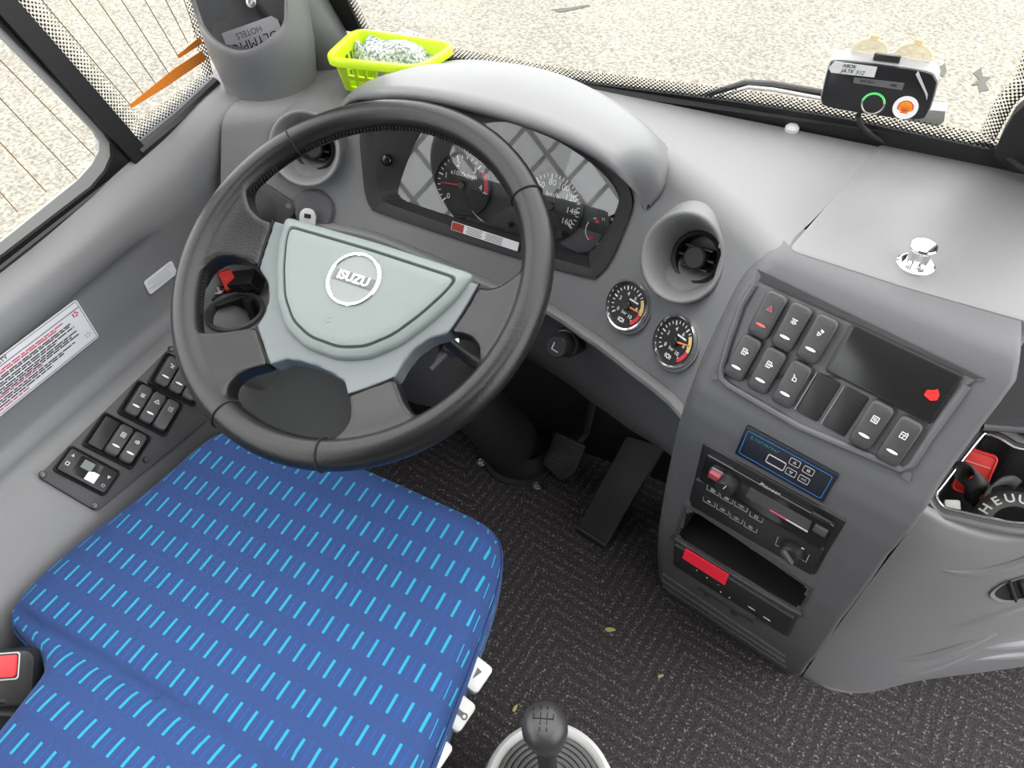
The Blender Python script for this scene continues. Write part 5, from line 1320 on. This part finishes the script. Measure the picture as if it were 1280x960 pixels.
for t in range(1, NR):
    f = 1 - t / NR; P = [(ctr[0] + (x - ctr[0]) * f, ctr[1] + (y - ctr[1]) * f) for x, y in base_in]
    loopsS.append([(x, y, seath(x, y)) for x, y in P]); uvloops.append(P)
bm = bmesh.new(); ul = bm.loops.layers.uv.new('UVMap'); R = []; org = W0[seat.name]
for L_, U in zip(loopsS, uvloops): R.append([(bm.verts.new(V(p) - org), u) for p, u in zip(L_, U)])
for a, b in zip(R, R[1:]):
    n_ = len(a)
    for i in range(n_):
        q = (a[i], a[(i + 1) % n_], b[(i + 1) % n_], b[i]); f = bm.faces.new([x[0] for x in q]); f.smooth = True
        for l, x in zip(f.loops, q): l[ul].uv = x[1]
f = bm.faces.new([x[0] for x in R[-1]]); f.smooth = True
for l, x in zip(f.loops, R[-1]): l[ul].uv = x[1]
me = bpy.data.meshes.new('cushion'); bm.to_mesh(me); bm.free(); me.materials.append(FABRIC)
cus = bpy.data.objects.new('cushion', me); COL.objects.link(cus); cus.parent = seat; W0[cus.name] = org
pipe = [(x, y, 0.452) for x, y in inset(top, -0.0006)]
rngp = range(len(pipe))
MB().tube([p for p in pipe], 0.0016, 6, closed=True).build('piping', pm('piping_blue', (0.012, 0.04, 0.16), 0.8), cus)
MB().prism(inset(top, 0.03), ID, 0.33, 0.385).build('seat_pan', BLACKT, seat, smooth=False)
MB().loops([[(x, y, 0.0) for x, y in rrect(0.36, 0.34, 0.04)], [(x * 0.95, y * 0.95, 0.14) for x, y in rrect(0.36, 0.34, 0.04)], [(x * 1.02, y * 1.02, 0.335) for x, y in rrect(0.36, 0.34, 0.04)]], True, True, True, T(0.0, -0.36)).build('seat_base', RUBBER, seat, sharp=40)
# seat control buttons at the right edge
for k, (q, ic) in enumerate((((590, 839), 'l'), ((568, 886), 'm'), ((538, 938), 'r'))):
    P = G(*q, z=0.428); Mb = frame(P, V((0.95, -0.12, -0.25)), V((0.28, -0.10, 0.95)))
    bt_ = MB().rbox(0.052, 0.036, 0.014, 0.006, 0.003, Mb @ T(-0.006, 0, -0.012)).build('adjuster_button', LGREY, seat, sharp=30)
    mb = MB(); Mi = Mb @ T(0.007, 0, 0.0021)
    if ic == 'l': mb.prism([(-.0015, -.007), (.003, .006), (-.004, .007)], Mi, 0, 0.0003)
    elif ic == 'm': mb.prism([(-.010, -.003), (.004, -.003), (.004, .003), (-.010, .003)], Mi, 0, 0.0003).ring(circ(.004, 14), circ(.002, 14), Mi @ T(.007, 0), 0, 0.0003)
    else: mb.prism([(-.009, -.003), (0, -.003), (0, -.006), (.007, 0), (0, .006), (0, .003), (-.009, .003)], Mi, 0, 0.0003)
    mb.build('button_symbol', GREYD, bt_, smooth=False)
# belt buckle
P = G(14, 848, z=0.468)
bk = thing('belt_buckle', 'black seat belt buckle with red release button left of the blue seat rear', 'buckle', P)
MBk = frame(P, V((0.86, 0.5, 0.0)), V((0.25, -0.42, 0.85)))
MB().rbox(0.070, 0.062, 0.034, 0.014, 0.006, MBk @ T(-0.008, 0.0, -0.030)).build('buckle_body', BLACK, bk, sharp=40)
MB().rbox(0.040, 0.024, 0.004, 0.003, 0.001, MBk @ T(-0.012, 0.014, 0.003)).build('release_button', pm('buckle_red', (0.75, 0.05, 0.06), 0.4), bk, sharp=30)
MB().ring(rrect(0.046, 0.030, 0.004), rrect(0.043, 0.027, 0.003), MBk @ T(-0.012, 0.014, 0.0035), 0, 0.001).build('button_outline', PRINT, bk, smooth=False)
for dy in (-0.026, -0.040): MB().tube([(-0.045, dy + .006, -0.002), (-0.01, dy + 0.004, 0.003), (0.024, dy - .004, -0.008)], 0.004, 8, M=MBk).build('grip_rib', BLACK, bk)
MB().loops([[(x, y, 0) for x, y in rrect(0.045, 0.012, 0.004)], [(x, y - 0.02, -0.10) for x, y in rrect(0.045, 0.012, 0.004)], [(x + .06, y - 0.05, -0.25) for x, y in rrect(0.045, 0.012, 0.004)]], True, True, True, MBk @ T(-0.01, 0, -0.025)).build('buckle_stalk', RUBBER, bk)

# ================================================================== GEAR LEVER
gl = thing('gear_lever', 'black gear lever knob with engraved shift pattern rising from a ribbed boot beside the seat', 'gear lever', V((0.377, -0.283, 0)))
gc = G(686, 990, z=0.36)
MG = T(gc.x, gc.y, 0.36)
MB().lathe([(0.11, -0.36), (0.105, -0.30), (0.085, -0.04), (0.078, -0.006), (0.076, 0.004), (0.071, 0.008), (0.066, 0.004), (0.064, -0.002)], MG, 56).build('boot_surround', LGREY, gl, sharp=50)
pr = [(0.0645, -0.004)]
for k in range(5): pr += [(0.0625 - 0.0075 * k, 0.000 + 0.006 * k), (0.0600 - 0.0075 * k, 0.005 + 0.006 * k), (0.0575 - 0.0075 * k, 0.0035 + 0.006 * k), (0.0570 - 0.0075 * k, 0.000 + 0.006 * k)]
pr += [(0.018, 0.03), (0.014, 0.045), (0, 0.045)]
MB().lathe(pr, MG, 56).build('ribbed_boot', pm('boot_grey', (0.12, 0.12, 0.12), 0.35), gl, sharp=40)
kc = G(681, 910, z=0.480)
ax = (kc - (MG.translation + V((0, 0, 0.03)))).normalized()
MB().tube([MG.translation + V((0, 0, 0.02)), kc - ax * 0.02], [0.011, 0.010], 14).build('shaft', BLACK, gl)
kx = V((0.93, 0.35, 0)); Mn = frame(kc, kx, (ax * 0.75 + V((0.0, -0.10, 0.75))).normalized())
kl = []
for z, rx, ry, oy in ((-0.052, 0.013, 0.013, 0.0), (-0.040, 0.0165, 0.0155, 0.0), (-0.022, 0.0215, 0.020, 0.0), (-0.006, 0.0245, 0.025, 0.0), (0.006, 0.0245, 0.0265, 0.0), (0.014, 0.0225, 0.0245, 0.0), (0.019, 0.0185, 0.020, 0), (0.0215, 0.012, 0.013, 0), (0.0222, 0.005, 0.005, 0)):
    kl.append([(rx * math.cos(2 * PI * i / 32), ry * math.sin(2 * PI * i / 32) + oy, z) for i in range(32)])
kn = MB().loops(kl, True, True, True, Mn).build('knob', pm('knob_black', (0.03, 0.03, 0.03), 0.36, bump=0.25, bscale=700), gl)
mb = MB(); Mz = Mn @ T(0, 0, 0.0214)
for s_, x, y in (('R', -.0115, .010), ('2', -.004, .0115), ('4', .0035, .0115), ('6', .0105, .010), ('1', -.0105, -.008), ('3', -.004, -.011), ('5', .0035, -.011)): mb.text(s_, 0.0052, Mz @ T(x, y, -0.0030 if abs(x) > .008 else -0.0012), 0.0022)
for p in ([(-.011, 0), (.010, 0)], [(-.0035, 0), (-.0035, .006)], [(-.0035, 0), (-.0035, -.006)], [(.0035, 0), (.0035, .006)], [(.0035, 0), (.0035, -.006)], [(.010, 0), (.010, .005)], [(-.011, 0), (-.011, .005)]): mb.stroke(p, 0.0008, Mz, 0.0014)
mb.build('shift_pattern', MATTE, kn, smooth=False)

# ================================================================== PEDALS
P = G(704, 572, z=0.10)
bp_ = thing('brake_pedal', 'square black brake pedal with ribbed rubber face right of the column boot', 'pedal', V((P.x, P.y + 0.05, 0.05)))
MP = frame(P, V((0.98, -0.08, 0)), V((-0.05, -0.62, 0.78)))
pd = MB().prism(roundpoly([(-0.037, 0.042), (0.034, 0.042), (0.036, -0.020), (0.016, -0.046), (-0.037, -0.028)], 0.006), MP, -0.012, 0.002, 0.003).build('pedal_pad', BLACK, bp_, sharp=30)
for k in range(6):
    y = 0.034 - 0.011 * k; MB().rbox(0.062 - 0.004 * k, 0.005, 0.004, 0.002, 0.001, MP @ T(-0.002 * k * 0.5, y, 0.0015)).build('tread_rib', BLACKT, pd, sharp=30)
MB().tube([MP @ V((0, 0, -0.012)), MP @ V((0.01, 0.06, -0.05)), MP @ V((0.01, 0.14, 0.00))], 0.009, 10).build('pedal_arm', RUBBER, bp_)
A = [G(722, 660, z=0.012), G(757, 683, z=0.012), G(832, 560, z=0.15), G(783, 545, z=0.15)]
acc = thing('accelerator_pedal', 'long flat black accelerator pedal hinged on the carpet left of the console', 'pedal', (A[0] + A[1]) / 2)
nA = (A[1] - A[0]).cross(A[3] - A[0]).normalized(); nA = nA if nA.z > 0 else -nA
MA = frame((A[0] + A[1] + A[2] + A[3]) / 4, A[1] - A[0], nA)
ppoly = roundpoly([tuple((MA.inverted() @ p).to_2d()) for p in A], 0.006)
MB().prism(ppoly, MA, -0.010, 0.004, 0.002).build('pedal_plate', pm('pedal_grey', (0.030, 0.030, 0.030), 0.55), acc, sharp=30)
MB().tube([A[0] - nA * .006, A[1] - nA * .006], 0.009, 12).build('hinge', BLACK, acc)
MB().box((0, 0.03, -0.03), (0.03, 0.06, 0.05), MA).build('pedal_mount', RUBBER, acc, smooth=False)

# ================================================================== PILLAR POCKET AND CARD
pb = V((-0.363, 0.312, 0.797))
pk = thing('pillar_pocket', 'grey moulded pocket holder on the dashboard corner against the windscreen pillar', 'holder', pb)
FD = math.atan2(-0.9, 0.35)              # the way the pocket mouth faces
def pocket_pt(a, t, thick=0.0):
    d = a - FD; d = (d + PI) % (2 * PI) - PI; b = abs(d) / PI           # 0 at the front, 1 at the back
    zt = 0.877 + 0.035 * sstep(b / 0.45) + 0.30 * sstep((b - 0.28) / 0.28)
    z = 0.794 + (zt - 0.794) * t
    r = (0.071 + 0.010 * sstep((z - 0.79) / 0.09)) * (1 - 0.42 * sstep((b - 0.5) / 0.4)) - thick
    cx = pb.x + 0.06 * (z - 0.797); cy = pb.y - 0.03 * (z - 0.797)
    return V((cx + r * 0.95 * math.cos(a), cy + r * math.sin(a), z))
n_ = 72; ls = []
for t in (0, 0.15, 0.3, 0.45, 0.6, 0.75, 0.88, 0.97): ls.append([pocket_pt(2 * PI * i / n_, t) for i in range(n_)])
ls.append([pocket_pt(2 * PI * i / n_, 1.0, 0.002) for i in range(n_)])
for t in (0.985, 0.9, 0.75, 0.55, 0.35, 0.2): ls.append([pocket_pt(2 * PI * i / n_, t, 0.0065) for i in range(n_)])
MB().loops(ls, True, True).build('pocket_shell', GREY, pk, sharp=60)
P = onplane(314, 3, V((0, 0.325, 0)), V((0.3, -1, 0)).normalized())
MB().lathe([(0.0065, 0), (0.006, 0.002), (0.003, 0.003), (0.0025, 0.001), (0, 0.001)], frame(P, V((1, 0, 0)), V((0.3, -0.85, 0.4))), 20).build('fixing_screw', STEEL, pk)
cq = [(279, 42), (347, 18), (362, 62), (294, 88)]
cdn = V((0.35, -0.86, 0.30)).normalized(); cP = V((-0.372, 0.300, 0.85))
cc_ = [onplane(*q, cP, cdn) for q in cq]
MCd = frame(sum(cc_, V()) / 4, cc_[0] - cc_[1], cdn)       # x runs leftwards: the print is upside down
cw = (cc_[0] - cc_[1]).length; ch_ = (cc_[0] - cc_[3]).length
crd = tag(MB().rbox(cw, ch_, 0.0016, 0.002, 0.0004, MCd).build('hotel_card', pm('card_white', (0.62, 0.62, 0.66), 0.4), loc=sum(cc_, V()) / 4, sharp=30), 'white printed card standing upside down inside the grey pillar pocket', 'card')
tx = MB()
tx.text('HOTELS', 0.0115, MCd @ T(0.004, -ch_ * 0.30, 0.0016)); tx.build('lettering', pm('card_print', (0.10, 0.10, 0.11), 0.6), crd, smooth=False)
tx = MB().text('OLYMPIC', 0.0185, MCd @ T(0.0, -ch_ * 0.02, 0.0016)); tx.build('lettering', DARKP, crd, smooth=False)

# ================================================================== LIME BASKET WITH CLOTHS
bz, rz = 0.806, 0.872
bb = [G(427, 111, z=bz), G(522, 130, z=bz)]
rf = [G(410, 72, z=rz), G(524, 83, z=rz), G(566, 56, z=rz), G(446, 38, z=rz)]
bf = [bb[0], bb[1], V((rf[2].x - 0.022, rf[2].y - 0.020, bz)), V((rf[3].x + 0.018, rf[3].y - 0.016, bz))]
bk_ = thing('plastic_basket', 'small lime green plastic basket with square holes on the dashboard left of the dial hood', 'basket', sum(bf, V()) / 4)
def bround(P, r):
    q = roundpoly([(p.x, p.y) for p in P], r, 4); return q
bpoly, rpolyg = bround(bf, 0.014), bround(rf, 0.020)
def wallpt(i, t): 
    a, b = bpoly[i % len(bpoly)], rpolyg[i % len(rpolyg)]
    return V((a[0] + (b[0] - a[0]) * t, a[1] + (b[1] - a[1]) * t, bz + (rz - bz) * t))
# walls: between the rounded corners each side is cut into cells
K = 5; tl_ = [0.0, 0.16, 0.40, 0.52, 0.76, 1.0]
mb = MB(); cols = []
N_ = len(bpoly)
for s in range(4):
    i0 = (s * K + K - 1) % N_; i1 = ((s + 1) * K) % N_
    for j in range(K - 1):                     # corner
        cols.append((('c', s * K + j), ('c', s * K + j + 1), False))
    nh = 6 if s % 2 == 0 else 3
    segs = []; x = 0; unit = 1.0 / (nh * 1.0 + (nh + 1) * 0.42)
    for h in range(nh): segs += [(x, x + 0.42 * unit, False), (x + 0.42 * unit, x + 1.42 * unit, True)]; x += 1.42 * unit
    segs.append((x, 1.0, False))
    for u0, u1, hole in segs: cols.append((('s', i0, i1, u0), ('s', i0, i1, u1), hole))
def colpt(k, t):
    if k[0] == 'c': return wallpt(k[1], t)
    a, b = wallpt(k[1], t), wallpt(k[2], t); return a.lerp(b, k[3])
for ka, kb, hole in cols:
    for r in range(len(tl_) - 1):
        if hole and r in (1, 3): continue
        mb.face(mb.vs([colpt(ka, tl_[r]), colpt(kb, tl_[r]), colpt(kb, tl_[r + 1]), colpt(ka, tl_[r + 1])]))
wallo = mb.build('basket_wall', LIME, bk_, smooth=False, solid=0.0025)
MB().prism(bpoly, T(0, 0, bz - 0.001), 0, 0.003, 0.0008).build('basket_floor', LIME, bk_, sharp=30)
ro = inset(rpolyg, -0.0075)
MB().loops([[(*p, rz - 0.009) for p in inset(rpolyg, -0.0065)], [(*p, rz - 0.002) for p in ro], [(*p, rz + 0.0015) for p in inset(rpolyg, -0.006)], [(*p, rz + 0.002) for p in inset(rpolyg, -0.001)], [(*p, rz - 0.001) for p in inset(rpolyg, 0.0015)]], False, False).build('basket_rim', LIME, bk_, sharp=50)
def towel(name, q, z0, th, label, seed, mat):
    rg = random.Random(seed); P = [G(*a, z=z0) for a in q]; NX_, NY_ = 16, 10
    def pt(u, v, top):
        p = P[0].lerp(P[1], u).lerp(P[3].lerp(P[2], u), v)
        e = min(u, 1 - u, v * 1.0, 1 - v) ; k = sstep(e / 0.10)
        return p + V((0, 0, (th * k + 0.004 * math.sin(u * 9 + seed) * k + 0.003 * math.sin(v * 11 + u * 4 + seed)) if top else 0.0))
    mb = MB(); topr = [[pt(i / NX_, j / NY_, True) for i in range(NX_ + 1)] for j in range(NY_ + 1)]; bot = [[pt(i / NX_, j / NY_, False) - V((0, 0, 0.004)) for i in range(NX_ + 1)] for j in range(NY_ + 1)]
    mb.grid(topr); mb.grid(bot)
    for j in (0, NY_): mb.grid([topr[j], bot[j]])
    for i in (0, NX_): mb.grid([[r[i] for r in topr], [r[i] for r in bot]])
    return tag(mb.build(name, mat, loc=(P[0] + P[2]) / 2, sharp=80, sub=1), label, 'cloth')
zt_ = 0.846
towel('folded_cloth', ((446, 78), (530, 92), (552, 66), (464, 46)), zt_, 0.022, 'folded grey terry cloth lying on top in the lime basket', 2, TOWEL)
towel('rolled_cloth', ((440, 72), (464, 76), (470, 56), (450, 50)), zt_, 0.014, 'smaller fold of grey cloth tucked at the left end of the lime basket', 5, TOWEL)
MB_ = None

# ================================================================== DEVICE ON THE WINDSCREEN
DC = onplane(1100, 112, V((0, 0.345, 0.93)), V((0, -1, 0)))
DN = V((-0.03, -1.0, 0.03)).normalized()
def dvp(px, py, off=0.0): return onplane(px, py, DC + DN * off, DN)
DM = frame(DC, dvp(1150, 118) - dvp(1050, 104), DN)
def d2(px, py): q = DM.inverted() @ dvp(px, py); return (q.x, q.y)
dev = thing('toll_box', 'black toll box with green lit ring button and scallop sticker on the windscreen', 'electronic box', DC)
fpx = [(1047, 75), (1100, 80), (1158, 89), (1170, 98), (1171, 109), (1160, 142), (1147, 150), (1100, 146), (1036, 135), (1026, 126), (1028, 112), (1036, 82)]
fp = [(p.x, p.y) for p in smoothloop([d2(*q) for q in fpx], 4)]
if area2(fp) < 0: fp = fp[::-1]
MB().loops([[(*p, -0.034) for p in inset(fp, 0.003)], [(*p, -0.030) for p in fp], [(*p, -0.004) for p in inset(fp, -0.0006)], [(*p, -0.0015) for p in inset(fp, 0.0004)]], True, True, True, DM).build('silver_shell', pm('silver_plastic', (0.25, 0.25, 0.255), 0.4, 0.2), dev, sharp=40)
fc = MB().loops([[(*p, -0.003) for p in inset(fp, 0.0005)], [(*p, 0.0005) for p in inset(fp, 0.0012)], [(*p, 0.0012) for p in inset(fp, 0.0028)]], True, True, True, DM).build('front_face', pm('device_black', (0.012, 0.012, 0.014), 0.3), dev, sharp=30)
MB().rbox(0.026, 0.005, 0.006, 0.002, 0.001, frame(dvp(1107, 78, -0.008) + DM.col[1].to_3d() * 0.002, DM.col[0].to_3d(), DM.col[1].to_3d())).build('release_tab', BLACK, dev, sharp=30)
x, y = d2(1091.5, 129)
MB().ring(circ(0.0120, 40), circ(0.0102, 40), DM @ T(x, y), 0.0010, 0.0022, 0.0005).build('button_ring', STEEL, fc, sharp=30)
MB().loops([[(rr * math.cos(math.radians(a)), rr * math.sin(math.radians(a)), 0.0021) for a in range(10, 171, 8)] for rr in (0.0122, 0.0100)], False, False, False, DM @ T(x, y)).build('green_glow', pm('green_light', (0.02, 0.5, 0.08), 0.4, emit=(0.03, 0.9, 0.12), es=0.9), fc, smooth=False)
MB().prism(circ(0.0098, 32), DM @ T(x, y), 0.0010, 0.0018).build('button', BLACK, fc, smooth=False)
x, y = d2(1132, 134); MS_ = DM @ T(x, y, 0.0012) @ RZ(0)
sk = MB().prism(circ(0.0122, 40), MS_, 0, 0.0005).build('round_sticker', WHITE, fc, smooth=False)
def scallop(r, y0):
    out = []
    for k in range(0, 41):
        a = math.radians(-25 + 230 * k / 40); rr = r * (1 + 0.05 * abs(math.sin(k * PI / 40 * 7)))
        out.append((rr * math.cos(a), rr * 0.92 * math.sin(a) + y0))
    return out + [(-r * .45, -r * .62 + y0), (-r * .5, -r * .85 + y0), (r * .5, -r * .85 + y0), (r * .45, -r * .62 + y0)]
MB().prism(scallop(0.0074, 0.0006), MS_, 0.0005, 0.0008).build('scallop_outline', pm('logo_red', (0.70, 0.03, 0.01), 0.5), sk, smooth=False)
MB().prism(scallop(0.0062, 0.0006), MS_, 0.0008, 0.0010).build('scallop', pm('logo_yellow', (0.95, 0.48, 0.02), 0.5), sk, smooth=False)
mb = MB()
for k in range(7):
    a = math.radians(90 + (k - 3) * 27); mb.stroke([(0.0012 * math.cos(a), -0.0042 + 0.0008 * math.sin(a)), (0.0058 * math.cos(a), 0.0008 + 0.0052 * math.sin(a))], 0.0006, MS_ @ T(0, 0, 0.001))
mb.build('scallop_rib', pm('logo_red2', (0.70, 0.05, 0.01), 0.5), sk, smooth=False)['kind'] = 'stuff'
lb = [d2(*q) for q in ((1036, 84), (1044, 76), (1097, 83), (1093, 96), (1039, 90))]
l1 = MB().prism(lb, DM, 0.0013, 0.0018).build('paper_label', pm('tape_white', (0.62, 0.62, 0.62), 0.5), fc, smooth=False)
x, y = d2(1062, 82); x2, y2 = d2(1066, 89); rz_ = math.degrees(math.atan2(lb[2][1] - lb[1][1], lb[2][0] - lb[1][0]))
tx = MB().text('ABOK', 0.0050, DM @ T(x, y, 0.0019) @ RZ(rz_), shear=0.3).text('JATK 512', 0.0058, DM @ T(x2, y2, 0.0019) @ RZ(rz_), shear=0.3); tx.build('handwriting', DARKP, l1, smooth=False)
lb = [d2(*q) for q in ((1068, 96), (1131, 103), (1128, 112), (1067, 103))]
l2 = MB().prism(lb, DM, 0.0013, 0.0016).build('faded_label', pm('tape_faded', (0.11, 0.11, 0.115), 0.5), fc, smooth=False)
x, y = d2(1085, 101.5); x2, y2 = d2(1117, 106)
tx = MB().text('MX DO1', 0.0040, DM @ T(x, y, 0.0017) @ RZ(rz_)).text('ABK', 0.0040, DM @ T(x2, y2, 0.0017) @ RZ(rz_)); tx.build('handwriting', DARKP, l2, smooth=False)
lb = [d2(*q) for q in ((1145, 92), (1148, 88), (1160, 117), (1159, 124), (1157, 116))]
MB().prism(lb, DM, 0.0013, 0.003).build('tape_edge', PRINT, fc, smooth=False)
AMB = bpy.data.materials.new('amber_clear'); nt_, b_, N, L = nodes(AMB); b_.inputs['Base Color'].default_value = (0.80, 0.66, 0.36, 1); b_.inputs['Roughness'].default_value = 0.2; b_.inputs['Alpha'].default_value = 0.55
for q in ((1087, 64), (1141, 70)):
    P = ws(*q, 0.002); Mx = frame(P, V((1, 0, 0)), WN)
    s_ = MB().lathe([(0.0185, 0.0), (0.018, 0.0015), (0.012, 0.003), (0.005, 0.005), (0, 0.005)], Mx, 36).build('suction_cup', AMB, dev)
    MB().rbox(0.008, 0.007, 0.003, 0.001, 0.0005, Mx @ T(0, 0.0205)).build('suction_tab', AMB, dev, sharp=30)
# cables
tag(MB().tube(smoothloop([dvp(1073, 144, -0.012), G(1076, 156, y=0.40), G(1086, 166, y=0.41), G(1098, 174, y=0.42), G(1112, 181, y=0.425), G(1128, 186, y=0.43)], 6, False), 0.0030, 10).build('power_cable', RUBBER, loc=G(1098, 174, y=0.42)), 'black cable curving down from the toll box behind the dashboard lid', 'cable')
tag(MB().tube(smoothloop([G(1168, 188, y=0.425), G(1200, 184, y=0.425), G(1228, 181, y=0.425), G(1248, 188, y=0.42), G(1264, 200, y=0.41), G(1284, 214, y=0.40), G(1330, 240, y=0.39)], 6, False), 0.0036, 10).build('loose_cable', RUBBER, loc=G(1228, 181, y=0.425)), 'black cable lying along the windscreen foot at the right behind the lid', 'cable')
# wiper outside
wip = thing('windshield_wiper', 'black wiper arm lying outside along the foot of the windscreen, left of the toll box', 'wiper', ws(965, 108, -0.03))
MB().tube([ws(868, 124, -0.03), ws(900, 114, -0.035), ws(932, 105, -0.038), ws(966, 107, -0.036), ws(1030, 117, -0.032), ws(1120, 140, -0.03)], [0.004, 0.005, 0.006, 0.006, 0.005, 0.004], 10).build('wiper_arm', BLACK, wip)
MB().tube([ws(885, 124, -0.025), ws(936, 109, -0.03), ws(966, 112, -0.028), ws(1032, 124, -0.026)], 0.0024, 8).build('wiper_highlight', LGREY, wip)  # light reflection along the arm, modelled as a pale tube
sw_ = [ws(*q, -0.03) for q in ((1120, 134), (1182, 139), (1180, 152), (1172, 158), (1120, 148))]
MB().loops([sw_, [p - WN * 0.012 for p in sw_]]).build('pale_plate', LGREY, wip, smooth=False)  # flat light grey plate outside the glass, at the right end of the arm

# ================================================================== SCRAPS ON THE CARPET
LEAF = pm('dry_leaf', (0.42, 0.40, 0.12), 0.7)
for q, r_, a, lab in (((763, 787), 0.010, 20, 'small yellow-green leaf scrap on the carpet between gear lever and console'), ((644, 885), 0.007, 80, 'tiny yellow leaf scrap on the carpet just left of the gear knob'), ((826, 845), 0.006, 40, 'tiny pale leaf scrap on the carpet near the foot of the console')):
    P = G(*q, z=0.002)
    tag(MB().loops([[(r_ * x, r_ * 0.4 * y * (1 - 0.3 * x), 0.0012 * math.sin(3 * x)) for x, y in circ(1, 12)], [(r_ * x * .9, r_ * 0.36 * y * (1 - 0.3 * x), 0.0012 * math.sin(3 * x) + 0.0015) for x, y in circ(1, 12)]], True, True, True, T(*P) @ RZ(a)).build('leaf_scrap', LEAF, loc=P), lab, 'leaf')

# ================================================================== OUTSIDE TRELLIS (mirrored in the dial glass)
tr = thing('trellis', 'pale lattice structure outside, seen as a mirrored grid in the dial glass', 'trellis', V((-3.2, -5.4, -0.85)))
TM = frame(V((-3.2, -5.4, 1.9)), V((0.88, -0.47, 0)), V((0.47, 0.88, -0.1)))
for k in range(-9, 10):
    MB().box((k * 0.34, 0, 0), (0.045, 5.4, 0.04), TM @ RZ(24)).build('trellis_bar', LGREY, tr, smooth=False)
    MB().box((k * 0.34, 0, 0.05), (0.045, 5.4, 0.04), TM @ RZ(-58)).build('trellis_bar', LGREY, tr, smooth=False)

# ================================================================== BROKEN PATCHES IN THE ASPHALT
CRK = pm('broken_asphalt', (0.07, 0.072, 0.062), 0.9)
for pts, lab in ((((1216, 92), (1226, 85), (1228, 96), (1238, 97), (1231, 103), (1236, 113), (1224, 115), (1222, 106), (1214, 107), (1224, 100)), 'dark broken patch in the pale asphalt outside, right of the toll box'), (((1175, 84), (1181, 79), (1183, 90), (1178, 97), (1173, 92)), 'small dark broken spot in the asphalt at the toll box right edge'), (((690, 12), (712, 10), (735, 6), (738, 8), (714, 13), (700, 16)), 'thin dark crack in the pale asphalt outside, above the dial hood')):
    P = [G(*q, z=-0.849) for q in pts]; c = sum(P, V()) / len(P)
    tag(MB().loops([P, [p + V((0, 0, 0.004)) for p in P]]).build('asphalt_crack', CRK, smooth=False, loc=c), lab, 'crack')
